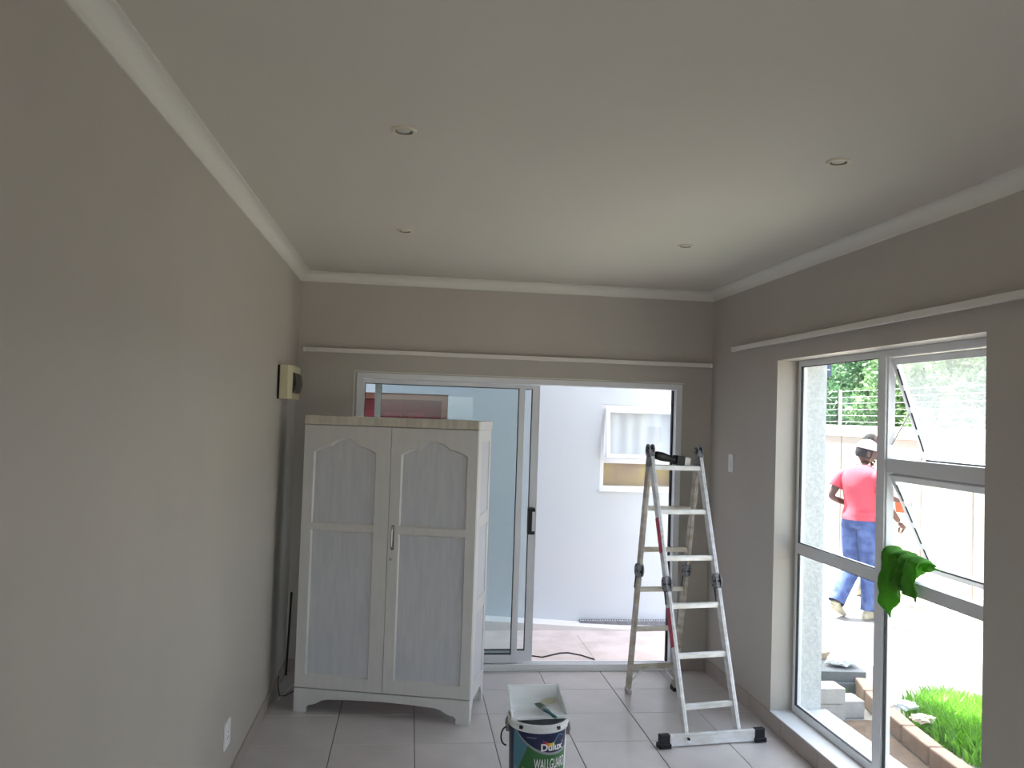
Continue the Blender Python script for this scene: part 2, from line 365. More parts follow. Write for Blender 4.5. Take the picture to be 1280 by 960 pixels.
# ------------------------------------------------------------------ curtain rails
def rail(p0, p1, h, d, label, nb):
    p0 = Vector(p0); p1 = Vector(p1); c = (p0+p1)/2; L = (p1-p0).length
    t = thing('curtain_rail', label, 'curtain rail', c, math.atan2(p1.y-p0.y, p1.x-p0.x))
    bm = bm_new()
    poly = [(-d/2, -h/2), (d/2, -h/2), (d/2, h/2), (-d/2, h/2)]
    box(bm, -L/2, L/2, -d/2, d/2, -h/2, h/2)
    obj('rail', bm, 'rail', t, .002)
    for s in (-1, 1):
        bm = bm_new(); box(bm, s*L/2-.004 if s > 0 else -L/2-.01, L/2+.01 if s > 0 else -L/2+.004, -d/2-.001, d/2+.001, -h/2-.001, h/2+.001)
        obj('end_cap', bm, 'plwhite', t, .002)
    for k in range(nb):
        x = -L/2 + L*(k+.5)/nb
        bm = bm_new()
        box(bm, x-.012, x+.012, d/2, d/2+.028, -.006, .006)
        obj('bracket', bm, 'steel', t, .001)
    return t
rail((-.755, YB-.042, 2.25), (2.19, YB-.042, 2.243), .03, .028, 'long thin white curtain rail above the sliding door', 5)
rail((XR-.042, .9, 2.333), (XR-.042, 5.49, 2.333), .03, .028, 'long thin white curtain rail above the tall window', 6).rotation_euler.z = R(-90)

# ------------------------------------------------------------------ downlights
dl = [(-.061, 2.849, 'recessed downlight nearest the left wall in the near row'), (1.506, 2.844, 'recessed downlight near the window wall in the near row'),
      (-.070, 4.451, 'recessed downlight above the wardrobe in the far row'), (1.462, 4.417, 'recessed downlight above the ladder in the far row')]
src = None
for x, y, lb in dl:
    z = H
    if src is None:
        t = thing('downlight', lb, 'light', (x, y, z), 0, 'recessed ceiling downlights'); src = t
        bm = bm_new(); lathe(bm, [(.030, 0), (.044, 0), (.044, -.002), (.041, -.006), (.033, -.007), (.030, -.004)], 32, close=True); obj('ring', bm, 'ring', t, smooth=True)
        bm = bm_new(); lathe(bm, [(.0301, -.0055), (.029, -.001), (.022, -.0008)], 32); obj('baffle', bm, 'baffle', t, smooth=True)
        bm = bm_new(); lathe(bm, [(.0235, -.001), (.021, -.004), (.012, -.0055), (.0005, -.006)], 32); obj('lamp', bm, 'bulb', t, smooth=True)
    else:
        t = src.copy(); C.objects.link(t); t.location = (x, y, z); t['label'] = lb
        for c in list(src.children):
            d = c.copy(); C.objects.link(d); d.parent = t
# ------------------------------------------------------------------ fuse box, switch, outlet
t = thing('distribution_board', 'cream fuse box with smoked flap high on the left wall', 'fuse box', (XL, 5.36, 1.885))
bm = bm_new(); box(bm, 0, .014, -.215, .215, 0, .205); obj('back_plate', bm, 'dark', t)
bm = bm_new(); prism(bm, [(.014, -.22), (.062, -.22), (.082, -.17), (.082, .17), (.062, .22), (.014, .22)], 0, .207, 'z'); obj('cover', bm, 'plcream', t, .003)
bm = bm_new(); prism(bm, [(.078, .035), (.094, .05), (.103, .10), (.094, .155), (.078, .17)], -.15, .15, 'y'); obj('flap', bm, 'smoke', t, .003)
t = thing('light_switch', 'slim white light switch on the right wall beyond the ladder', 'switch', (XR, 5.585, 1.55))
bm = bm_new(); box(bm, -.010, 0, -.042, .042, -.062, .062); obj('plate', bm, 'plwhite', t, .003)
bm = bm_new(); box(bm, -.014, -.009, -.012, .012, -.03, .0); obj('rocker', bm, 'plwhite', t, .002)
t = thing('wall_outlet', 'white socket plate low on the left wall', 'socket', (XL, 4.097, .297))
bm = bm_new(); box(bm, 0, .010, -.055, .055, -.06, .06); obj('plate', bm, 'plwhite', t, .003)
bm = bm_new()
for a, b in ((-.012, -.015), (.012, -.015), (0, .012)): tube(bm, [(.009, a, b), (.0105, a, b)], .004, 10)
obj('socket_hole', bm, 'gasket', t)
bm = bm_new(); box(bm, .009, .014, .022, .036, .015, .04); obj('rocker', bm, 'plwhite', t, .001)

# ------------------------------------------------------------------ wardrobe
W_, DP, HT = 1.081, .50, 1.792
wd = thing('wardrobe', 'old two door wardrobe repainted white with arched door panels', 'wardrobe', (-.643, 5.236, 0), R(-14.14))
bm = bm_new()
# carcass: right side as frame with three recessed panels
for x0, x1 in ((0, .02), (W_-.02, W_)):
    box(bm, x0, x1, .022, .13, .11, 1.735); box(bm, x0, x1, DP-.06, DP, .0, 1.735)
    for z0, z1 in ((.11, .20), (.615, .70), (1.14, 1.215), (1.66, 1.735)): box(bm, x0, x1, .13, DP-.06, z0, z1)
    box(bm, x0, x1, .022, .075, .0, .11)
    prism(bm, [(.075, .11), (.075, .05), (.10, .085), (.12, .11)], x0, x1, 'x'); prism(bm, [(DP-.06, .11), (DP-.06, .05), (DP-.085, .085), (DP-.105, .11)], x0, x1, 'x')
box(bm, .02, W_-.02, DP-.012, DP-.002, .1, 1.735); box(bm, .02, W_-.02, .03, DP-.012, .14, .155)
obj('carcass', bm, 'wdr', wd, .003)
for x0 in (.006, W_-.014):
    for z0, z1 in ((.20, .615), (.70, 1.14), (1.215, 1.66)):
        bm = bm_new(); box(bm, x0, x0+.008, .128, DP-.058, z0-.002, z1+.002); obj('side_panel', bm, 'wdr_panel', wd)
bm = bm_new(); box(bm, .001, W_+.001, -.004, .022, 1.738, 1.792)
o = obj('top_trim', bm, 'wdr_trim', wd, .003); o['label'] = 'streaky cream strip along the top'
bm = bm_new(); box(bm, 0, W_+.004, .022, DP+.004, 1.736, 1.79); obj('top', bm, 'wdr', wd, .003)
# apron with bracket feet
pl = [(0, 0), (.078, 0), (.083, .012), (.079, .028), (.095, .045), (.125, .05), (.15, .062), (.175, .076), (.21, .085), (.36, .092), (.54, .096), (.72, .092),
      (.87, .085), (.905, .076), (.93, .062), (.955, .05), (.985, .045), (1.001, .028), (.997, .012), (1.002, 0), (W_, 0), (W_, .142), (0, .142)]
bm = bm_new(); prism(bm, pl, 0, .022, 'y'); obj('apron', bm, 'wdr', wd, .002)
for x0 in (.05, .50, .93): boxobj('glue_block', (x0, x0+.02, .03, .05, .097, .14), 'dark', wd)
ARCH = [(0, 0), (.03, .010), (.12, .030), (.22, .041), (.27, .044), (.29, .053), (.35, .071), (.43, .083), (.5, .087)]
ARCH = ARCH + [(1-u, z) for u, z in ARCH[-2::-1]]
def wdoor(x0, x1, p0, p1, side):
    z0, z1 = .148, 1.734; zb, zm0, zm1, zs = .222, 1.098, 1.14, 1.572
    bm = bm_new()
    box(bm, x0, p0, 0, .02, z0, z1); box(bm, p1, x1, 0, .02, z0, z1); box(bm, p0, p1, 0, .02, z0, zb); box(bm, p0, p1, 0, .02, zm0, zm1)
    ar = [(p0+(p1-p0)*u, zs+z) for u, z in ARCH]
    for (ax, az), (bx, bz) in zip(ar, ar[1:]):
        prism(bm, [(ax, az), (bx, bz), (bx, z1), (ax, z1)], 0, .02, 'y')
    bmesh.ops.remove_doubles(bm, verts=bm.verts, dist=.0002)
    # drop the internal faces between neighbouring blocks
    seen = {}
    for f in bm.faces: seen.setdefault(tuple(sorted(v.index for v in f.verts)), []).append(f)
    bm.verts.index_update(); seen = {}
    for f in list(bm.faces): seen.setdefault(tuple(sorted(v.index for v in f.verts)), []).append(f)
    for k, v in seen.items():
        if len(v) > 1:
            for f in v: bm.faces.remove(f)
    d = obj('door', bm, 'wdr', wd, .0)
    # sloping moulding round each recess
    def mould(path):
        b = bm_new(); n = len(path); cx = sum(p[0] for p in path)/n; cz = sum(p[1] for p in path)/n
        o_ = [b.verts.new((x, .001, z)) for x, z in path]
        inn = []
        for i in range(n):
            p = Vector(path[i]); a = (Vector(path[i-1])-p).normalized(); c = (Vector(path[(i+1)%n])-p).normalized()
            bis = (a+c)
            if bis.length < .05: bis = Vector((-(c-a).y, (c-a).x))
            bis.normalize()
            if bis.dot(Vector((cx, cz))-p) < 0: bis = -bis
            q = p + bis*.011; inn.append(b.verts.new((q.x, .0125, q.y)))
        for i in range(n): b.faces.new((o_[i], o_[(i+1)%n], inn[(i+1)%n], inn[i]))
        return b
    for path in ([(p0, zm1), (p1, zm1)] + ar[::-1], [(p0, zb), (p1, zb), (p1, zm0), (p0, zm0)]):
        obj('moulding', mould(path), 'wdr', d)
    for za, zc in ((zb-.005, zm0+.005), (zm1-.005, zs+.095)):
        bm = bm_new(); box(bm, p0-.004, p1+.004, .012, .017, za, zc)
        o = obj('panel', bm, 'wdr_panel', d); o['label'] = 'brushed lilac grey recessed panel'
    return d
wdoor(.002, .5465, .065, .457, 0)
dr = wdoor(.5495, W_-.002, .613, 1.02, 1)
bm = bm_new(); xh = .578
tube(bm, [(xh, .0, 1.135), (xh, -.022, 1.133), (xh, -.026, 1.12), (xh, -.026, 1.03), (xh, -.022, 1.017), (xh, .0, 1.015)], .0055, 10)
o = obj('handle', bm, 'steel', dr, smooth=False); o['label'] = 'dull metal bar handle'
boxobj('handle_plate', (xh-.009, xh+.009, -.003, 0, 1.00, 1.15), 'hinge', dr)
bm = bm_new(); lathe(bm, [(.0005, 0), (.009, 0), (.009, .003), (.0005, .003)], 14)
for v in bm.verts: v.co = Vector((v.co.x+.569, -v.co.z, v.co.y+.945))
box(bm, .567, .571, -.0035, -.001, .936, .944)
obj('keyhole_plate', bm, 'steel', dr)

# ------------------------------------------------------------------ ladder
LAD = thing('folding_ladder', 'paint splashed aluminium folding ladder standing open by the door', 'ladder', (1.73, 5.1, 0))
base = Vector((1.73, 5.1, 0))
FL, FR, RL, RR = (Vector(p) for p in ((1.614, 4.634, .012), (1.948, 4.704, .012), (1.511, 5.528, 0), (1.84, 5.57, 0)))
TL, TR = Vector((1.530, 5.222, 1.641)), Vector((1.865, 5.262, 1.639))
across = (TR-TL).normalized()
def LO(name, bm, m, bevel=0, parent=LAD, smooth=False):
    for v in bm.verts: v.co -= base
    return obj(name, bm, m, parent, bevel, smooth)
def stile(A, B, tm, m, lowfoot):
    # two lengths joined by a knuckle hinge
    d = (B-A).normalized(); mid = A + (B-A)*tm
    out = []
    for a, b in ((A, mid-d*.045), (mid+d*.045, B-d*.05)):
        bm = bm_new(); s = d.cross(across).normalized()
        # channel: web and two flanges
        bar(bm, a, b, .052, .022, across)
        bar(bm, a, b, .058, .004, across)
        out.append(LO('stile', bm, m, .002))
    return out
for A, B, tm, m in ((FL, TL, .510, 'lad'), (FR, TR, .518, 'lad'), (RL, TL, .516, 'ladold'), (RR, TR, .516, 'ladold')):
    stile(A, B, tm, m, 0)
    mid = A + (B-A)*tm; d = (B-A).normalized(); sd_ = across
    bm = bm_new()
    for s in (-1, 1):
        q = mid + sd_*(.016*s)
        # round plate
        n = 20; u = d; v = d.cross(sd_).normalized()
        ra = [bm.verts.new(q - sd_*.004 + (u*math.cos(2*math.pi*k/n)*1.25 + v*math.sin(2*math.pi*k/n))*.037) for k in range(n)]
        rb = [bm.verts.new(q + sd_*.004 + (u*math.cos(2*math.pi*k/n)*1.25 + v*math.sin(2*math.pi*k/n))*.037) for k in range(n)]
        bm.faces.new(ra); bm.faces.new(rb)
        for k in range(n): bm.faces.new((ra[k], ra[(k+1)%n], rb[(k+1)%n], rb[k]))
    bar(bm, mid-d*.075, mid+d*.075, .04, .02, across)
    tube(bm, [mid-sd_*.03, mid+sd_*.03], .009, 12)
    LO('hinge', bm, 'hinge', .0)
    for a_ in range(3):
        bm = bm_new(); q = mid + (d*math.cos(a_*2.1+.4) + d.cross(sd_)*math.sin(a_*2.1+.4))*.026
        tube(bm, [q-sd_*.023, q+sd_*.023], .005, 8); LO('bolt', bm, 'gasket')
    bm = bm_new(); bar(bm, mid-d*.04+sd_*-.02, mid-d*.12+sd_*-.022, .014, .004, across); LO('release_lever', bm, 'gasket')
# top hinges
for Tp, nm in ((TL, 0), (TR, 1)):
    bm = bm_new()
    for s in (-1, 1):
        q = Tp + across*(.015*s) + Vector((0, 0, .0)); n = 22; u = Vector((0,0,1)); v = u.cross(across).normalized()
        ra = [bm.verts.new(q - across*.004 + u*(math.cos(2*math.pi*k/n)*.042-.006) + v*math.sin(2*math.pi*k/n)*.036) for k in range(n)]
        rb = [bm.verts.new(q + across*.004 + u*(math.cos(2*math.pi*k/n)*.042-.006) + v*math.sin(2*math.pi*k/n)*.036) for k in range(n)]
        bm.faces.new(ra); bm.faces.new(rb)
        for k in range(n): bm.faces.new((ra[k], ra[(k+1)%n], rb[(k+1)%n], rb[k]))
    for Bt in (FL if nm == 0 else FR, RL if nm == 0 else RR):
        d = (Bt-Tp).normalized(); bar(bm, Tp, Tp+d*.11, .046, .026, across)
    tube(bm, [Tp-across*.03, Tp+across*.03], .011, 12)
    LO('top_hinge', bm, 'hinge')
    for k in range(4):
        bm = bm_new(); q = Tp + Vector((0, 0, 1))*(.02*math.cos(k*1.57+.5)) + Vector((0,0,1)).cross(across)*(.022*math.sin(k*1.57+.5)); tube(bm, [q-across*.023, q+across*.023], .005, 8); LO('bolt', bm, 'gasket')
for (A, Ta), (B, Tb), m in (((FL, TL), (FR, TR), 'lad'), ((RL, TL), (RR, TR), 'ladold')):
    for k, tt in enumerate((.110, .271, .436, .600, .767, .932)):
        p = A + (Ta-A)*tt; q = B + (Tb-B)*tt; bm = bm_new(); bar(bm, p+across*.008, q-across*.008, .028, .026, Vector((0,1,0)))
        # tread ribs
        for s in (-.009, 0, .009): bar(bm, p+across*.012+Vector((0, s, .0145)), q-across*.012+Vector((0, s, .0145)), .002, .003, Vector((0,0,1)))
        LO('rung', bm, m, .003)
# diagonal braces under the lowest rear rung
p = RL + (TL-RL)*.102; q = RR + (TR-RR)*.102
for a, b in ((p+(q-p)*.30, RL+(TL-RL)*.045), (p+(q-p)*.70, RR+(TR-RR)*.045)):
    bm = bm_new(); bar(bm, a, b, .014, .004, Vector((0,1,0))); LO('brace', bm, 'lad')
for A, Ta in ((RL, TL), (RR, TR)):
    bm = bm_new(); d = (Ta-A).normalized(); bar(bm, A+Vector((0,0,0)), A+d*.035, .06, .030, across)
    for v in bm.verts: v.co.z = max(v.co.z, 0)
    LO('foot', bm, 'rubber' if A is RR else 'ladold', .003)
# red warning stickers on the front left stile
for t0, t1 in ((.62, .745), (.30, .43)):
    d = (TL-FL).normalized(); a = FL+(TL-FL)*t0 - across*.0125; b = FL+(TL-FL)*t1 - across*.0125
    bm = bm_new(); bar(bm, a, b, .046, .002, across); o = LO('sticker', bm, 'red'); o['label'] = 'red warning sticker'
# stabiliser bar
S0, S1 = Vector((1.474, 4.607, .04)), Vector((2.062, 4.682, .04)); dd = (S1-S0).normalized()
nn = Vector((0,0,1)).cross(dd)
off = -nn*(-.0)
c0 = S0 + Vector((0, 0, 0)); c1 = S1
bm = bm_new(); bar(bm, c0+dd*.02, c1-dd*.02, .022, .066, Vector((0,0,1))); LO('stabiliser_bar', bm, 'lad', .003)
for P_, s in ((c0, 1), (c1, -1)):
    bm = bm_new()
    bar(bm, P_-dd*s*.03, P_+dd*s*.032, .034, .074, Vector((0,0,1)))
    bar(bm, P_-dd*s*.036, P_+dd*s*.036, .056, .026, Vector((0,0,1)))
    for v in bm.verts:
        if v.co.z < .03: pass
    zmin = min(v.co.z for v in bm.verts)
    for v in bm.verts[8:] if hasattr(bm.verts, '__getitem__') and not bm.verts.ensure_lookup_table() else []: v.co.z -= .025
    for v in bm.verts: v.co.z = max(v.co.z, .0005)
    LO('rubber_foot', bm, 'rubber', .004)
for A in (FL, FR):
    bm = bm_new(); q = A+Vector((0, 0, .035)); tube(bm, [q-nn*.035, q+nn*.035], .007, 10); LO('bolt', bm, 'gasket')

# brush lying on the top rear rung
rz = (RL+(TL-RL)*.932).z + .016
p = RL+(TL-RL)*.932; q = RR+(TR-RR)*.932
br = thing('block_brush', 'black handled brush lying across the top of the ladder', 'brush', (0, 0, 0))
a = Vector((1.60, 5.225, 1.590)); b = Vector((1.765, 5.27, 1.572)); br.location = a
dv = (b-a)
bm = bm_new(); sv = dv.normalized().cross(Vector((0,0,1))).normalized()
tube(bm, [dv*(-.26)+Vector((0,0,.010)), dv*(-.20)+Vector((0,0,.014)), dv*.05+Vector((0,0,.010)), dv*.35+Vector((0,0,.004)), dv*.6, dv*.72], .01, 14, rr=[.012,.026,.029,.023,.017,.019]); obj('handle', bm, 'rubber', br, smooth=True)
bm = bm_new(); bar(bm, dv*.62, dv*.98, .06, .062, Vector((0,0,1))); obj('head', bm, 'rubber', br, .004)
bm = bm_new(); bar(bm, dv*.98, dv*1.24, .055, .056, Vector((0,0,1))); o = obj('ferrule', bm, 'steel', br, .003); o['label'] = 'worn silver ferrule'

# ------------------------------------------------------------------ paint bucket
BX, BY, BH = .664, 4.045, .392; R0, R1 = .128, .143
bk = thing('paint_bucket', 'large white paint bucket with navy and green label on the tiles', 'bucket', (BX, BY, 0))
bm = bm_new()
lathe(bm, [(.0005, .004), (R0-.004, .004), (R0, .008), (R1-.003, BH-.036), (R1+.004, BH-.034), (R1+.004, BH-.02), (R1, BH-.018), (R1, BH-.01), (R1+.005, BH-.008), (R1+.006, BH), (R1-.003, BH), (R1-.006, BH-.01), (R0-.006, .012), (.0005, .012)], 56)
lathe(bm, [(R0-.012, 0), (R0-.004, 0), (R0-.004, .006), (R0-.012, .006)], 56, close=True)
obj('tub', bm, 'plwhite', bk, smooth=False)
def rad(z): return R0 + (R1-.003-R0)*(z-.008)/(BH-.044)
A0 = math.atan2(-BY, -BX)      # towards the camera
def strip(fz0, fz1, s0, s1, off, m, name='label_print', n=40, nz=6, parent=bk):
    """curved sheet between two height curves; s is arc length (m) to the right of the centre line as seen from the camera"""
    bm = bm_new(); cols = []
    for i in range(n+1):
        s = s0+(s1-s0)*i/n; z0, z1 = fz0(s), fz1(s); col = []
        for j in range(nz+1):
            z = z0+(z1-z0)*j/nz; r = rad(z)+off; a = A0 + s/rad(z)
            col.append(bm.verts.new((r*math.cos(a), r*math.sin(a), z)))
        cols.append(col)
    for i in range(n):
        for j in range(nz): bm.faces.new((cols[i][j], cols[i+1][j], cols[i+1][j+1], cols[i][j+1]))
    bmesh.ops.remove_doubles(bm, verts=bm.verts, dist=1e-5)
    return obj(name, bm, m, parent, smooth=True)
ZT = BH-.040
L0, L1 = -.21, .165
lab = strip(lambda s: .03, lambda s: ZT, L0, L1, .0006, 'navy', 'label_sheet', 60); lab['label'] = 'navy, teal and green printed label'
def arc(s): return ZT-.090 + ((s-.085)/.19)**2*.09          # lower edge of the navy field
def cl(f): return lambda s: min(ZT, f(s))
strip(lambda s: .03, lambda s: min(ZT, max(.03, ZT-.004)), -.130, -.045, .0009, 'teal', 'teal_field', parent=lab)
strip(cl(lambda s: arc(s)-.012), cl(arc), -.14, .165, .0013, 'silver', 'silver_band', 70, parent=lab)
def gr_l(s): return .03
strip(lambda s: .03, cl(lambda s: max(.03, arc(s)-.012-max(0, (-.045-s))*3.2)), -.09, .165, .0012, 'green', 'green_field', 70, parent=lab)
strip(cl(arc), lambda s: ZT, -.105, .165, .0016, 'navy', 'navy_field', 70, parent=lab)
strip(lambda s: .03, lambda s: .17+.02*(math.sin(s*90) > 0), -.112, -.06, .0018, 'tan', 'house_picture', 24, parent=lab)
strip(lambda s: .03, lambda s: .12, -.10, -.092, .0022, 'navy', 'house_window', 3, parent=lab)
strip(lambda s: .03, lambda s: .13, -.08, -.072, .0022, 'navy', 'house_window', 3, parent=lab)
strip(lambda s: ZT-.022, lambda s: ZT-.019, -.05, -.005, .0022, 'silver', 'small_print', 8, 1, parent=lab)
# swoosh from red through yellow to blue
def sw(s): return ZT-.038 + .012*math.sin((s-.015)*70)
for s0, s1, m_ in ((.024, .036, 'ppurple'), (.028, .048, 'pred'), (.046, .058, 'porange'), (.057, .076, 'pyellow'), (.074, .086, 'pgreen')):
    c = lambda s: ZT-.034 - .020*math.sin(max(0, min(1, (s-.024)/.07))*math.pi)
    th = lambda s: .011*(1-abs((s-.044)/.055)) + .002
    strip(lambda s: c(s)-th(s), lambda s: c(s)+th(s)*.9, s0, s1, .0024, m_, 'swoosh', 8, 2, parent=lab)
bm = bm_new(); pts = []
for k in range(14):
    u = k/13; s = .082+.054*u; z = ZT-.046+.037*math.sin(min(1, u*1.15)*math.pi*.62) - .02*max(0, u-.6)
    a = A0+s/rad(z); r = rad(z)+.0026; pts.append((r*math.cos(a), r*math.sin(a), z))
tube(bm, pts, .0016, 6); obj('swoosh', bm, 'pblue', lab)
def wrap_text(txt, s0, z0, size, m_, name, cond=1.0, off=.0028, parent=lab, bold=.0):
    cu = bpy.data.curves.new('t', 'FONT'); cu.body = txt; cu.size = size; cu.offset = bold; cu.resolution_u = 3
    to = bpy.data.objects.new('t', cu); C.objects.link(to); bpy.context.view_layer.update()
    me = bpy.data.meshes.new_from_object(to.evaluated_get(bpy.context.evaluated_depsgraph_get()))
    bpy.data.objects.remove(to); bpy.data.curves.remove(cu)
    bm = bm_new(); bm.from_mesh(me); bpy.data.meshes.remove(me)
    bmesh.ops.subdivide_edges(bm, edges=[e for e in bm.edges if e.calc_length() > size*.18], cuts=2, use_grid_fill=False)
    bmesh.ops.triangulate(bm, faces=bm.faces)
    for v in bm.verts:
        s = s0+v.co.x*cond; z = z0+v.co.y; r = rad(z)+off; a = A0+s/rad(z)
        v.co = (r*math.cos(a), r*math.sin(a), z)
    return obj(name, bm, m_, parent, recalc=False)
wrap_text('Dulux', .016, ZT-.079, .046, 'ink', 'lettering', 1.02, bold=.0016)
wrap_text('\u00ae', .132, ZT-.052, .012, 'ink', 'lettering')
wrap_text('WALLGUARD', -.012, ZT-.165, .068, 'ink', 'lettering', .40, bold=.0006)
# handle hanging at the left, its ears
bm = bm_new(); pts = []
Lx, Ly = math.cos(A0-1.35), math.sin(A0-1.35)
for k in range(13):
    u = k/12*math.pi*1.15 - .2
    rr_ = R1+.008+.028*math.sin(max(0, min(math.pi, u)))
    pts.append((Lx*rr_ - Ly*0, Ly*rr_, BH-.052-.044*(1-math.cos(max(0, min(math.pi, u))))))
tube(bm, pts, .004, 8); obj('handle_strap', bm, 'rubber', bk, smooth=True)
for s in (-1, 1):
    a = A0+s*1.42; bm = bm_new(); c = Vector((math.cos(a), math.sin(a), 0))*(R1+.004)
    bar(bm, c+Vector((0, 0, BH-.075)), c+Vector((0, 0, BH-.02)), .03, .016, Vector((math.cos(a), math.sin(a), 0))); obj('ear', bm, 'hinge' , bk, .004)
bm = bm_new()
pts = [(math.cos(a)*(R1+.013), math.sin(a)*(R1+.013), BH-.045+.03*math.sin((a-A0+4.5)*1.0)) for a in [A0-1.42-(math.pi*2-2.84)*k/24 for k in range(25)]]
tube(bm, pts, .003, 8); obj('bail', bm, 'hinge', bk, smooth=True)
for s in (-.08, .105):
    a = A0+s/R1; bm = bm_new(); c = Vector((math.cos(a), math.sin(a), 0))*(R1+.001); bar(bm, c+Vector((0,0,BH-.026)), c+Vector((0,0,BH-.012)), .018, .012, Vector((math.cos(a), math.sin(a), 0))); obj('rim_slot', bm, 'gasket', bk)

# ------------------------------------------------------------------ paint tray on the bucket
tl, tr_, fr_, fl_ = (Vector(p) for p in ((.541, 4.277, .46), (.803, 4.285, .46), (.805, 3.992, .402), (.524, 3.970, .402)))
ty = thing('paint_tray', 'white plastic roller tray balanced on top of the bucket', 'paint tray', (fl_+fr_+tl+tr_)/4)
to_ = Vector(ty.location)
def TP(u, v, dz=0, ins=0):
    a = fl_.lerp(fr_, u); b = tl.lerp(tr_, u); p = a.lerp(b, v) - to_; p.z += dz; return p
bm = bm_new(); NU, NV = 14, 40
def depth(v):   # shallow at the front, deep at the back
    if v < .04: return 0
    if v < .1: return -.012*(v-.04)/.06
    if v < .72: return -.012 - .040*(v-.1)/.62
    if v < .92: return -.058
    return -.058
g = []
for i in range(NV+1):
    v = .05+.88*i/NV; row = []
    for j in range(NU+1):
        u = .045+.91*j/NU; rib = .0028*math.sin(i*math.pi*.8) if .12 < v < .7 else 0
        row.append(bm.verts.new(TP(u, v, depth(v)+rib*(.06 < u < .94))))
    g.append(row)
for i in range(NV):
    for j in range(NU): bm.faces.new((g[i][j], g[i][j+1], g[i+1][j+1], g[i+1][j]))
inner = [g[0][j] for j in range(NU+1)] + [g[i][NU] for i in range(1, NV+1)] + [g[NV][j] for j in range(NU-1, -1, -1)] + [g[i][0] for i in range(NV-1, 0, -1)]
def uvo(k):
    if k <= NU: return (k/NU, 0)
    k -= NU
    if k <= NV: return (1, k/NV)
    k -= NV
    if k <= NU: return (1-k/NU, 1)
    k -= NU; return (0, 1-k/NV)
n = len(inner)
l1 = [bm.verts.new(TP(.02+.96*uvo(k)[0], .02+.96*uvo(k)[1], 0)) for k in range(n)]
l2 = [bm.verts.new(TP(uvo(k)[0], uvo(k)[1], .001)) for k in range(n)]
l3 = [bm.verts.new(TP(uvo(k)[0], uvo(k)[1], -.010)) for k in range(n)]
for A, B in ((inner, l1), (l1, l2), (l2, l3)):
    for k in range(n): bm.faces.new((A[k], A[(k+1)%n], B[(k+1)%n], B[k]))
o = obj('tray', bm, 'tray', ty, smooth=False)
s_ = o.modifiers.new('solid', 'SOLIDIFY'); s_.thickness = .002; s_.offset = 0
bm = bm_new(); a = [TP(u, v, depth(v)+.004) for u, v in ((.62,.55),(.75,.62),(.9,.7),(.93,.9),(.8,.915),(.66,.85),(.58,.72))]
bm.faces.new([bm.verts.new(p) for p in a]); o = obj('paint_film', bm, 'traypaint', ty); o['label'] = 'pale yellow wet paint left in the tray'
# brush in the tray
pb = thing('paint_brush', 'small teal paint brush with grey bristles lying in the tray', 'brush', (.715, 4.02, .412))
d = (Vector((.732, 3.945, .4125)) - Vector((.672, 4.125, .418)))
o0 = Vector((.672, 4.125, .418)) - Vector(pb.location); L = d.length; dn = d.normalized(); sx = dn.cross(Vector((0,0,1))).normalized()
def brushpart(name, secs, m_):
    bm = bm_new(); rs = []
    for t_, wv, hv in secs:
        c = o0 + d*t_; rs.append([bm.verts.new(c + sx*(wv*math.cos(k*math.pi/5)) + Vector((0,0,1))*(hv*math.sin(k*math.pi/5))) for k in range(10)])
    for a, b in zip(rs, rs[1:]):
        for k in range(10): bm.faces.new((a[k], a[(k+1)%10], b[(k+1)%10], b[k]))
    bm.faces.new(rs[0][::-1]); bm.faces.new(rs[-1]); return obj(name, bm, m_, pb, smooth=True)
brushpart('bristles', [(0, .018, .003), (.15, .021, .007), (.36, .019, .008)], 'bristle')
brushpart('ferrule', [(.35, .019, .009), (.5, .018, .009)], 'steel')
brushpart('handle', [(.5, .016, .008), (.6, .012, .008), (.75, .008, .006), (.92, .011, .007), (1.0, .008, .005)], 'tealh')

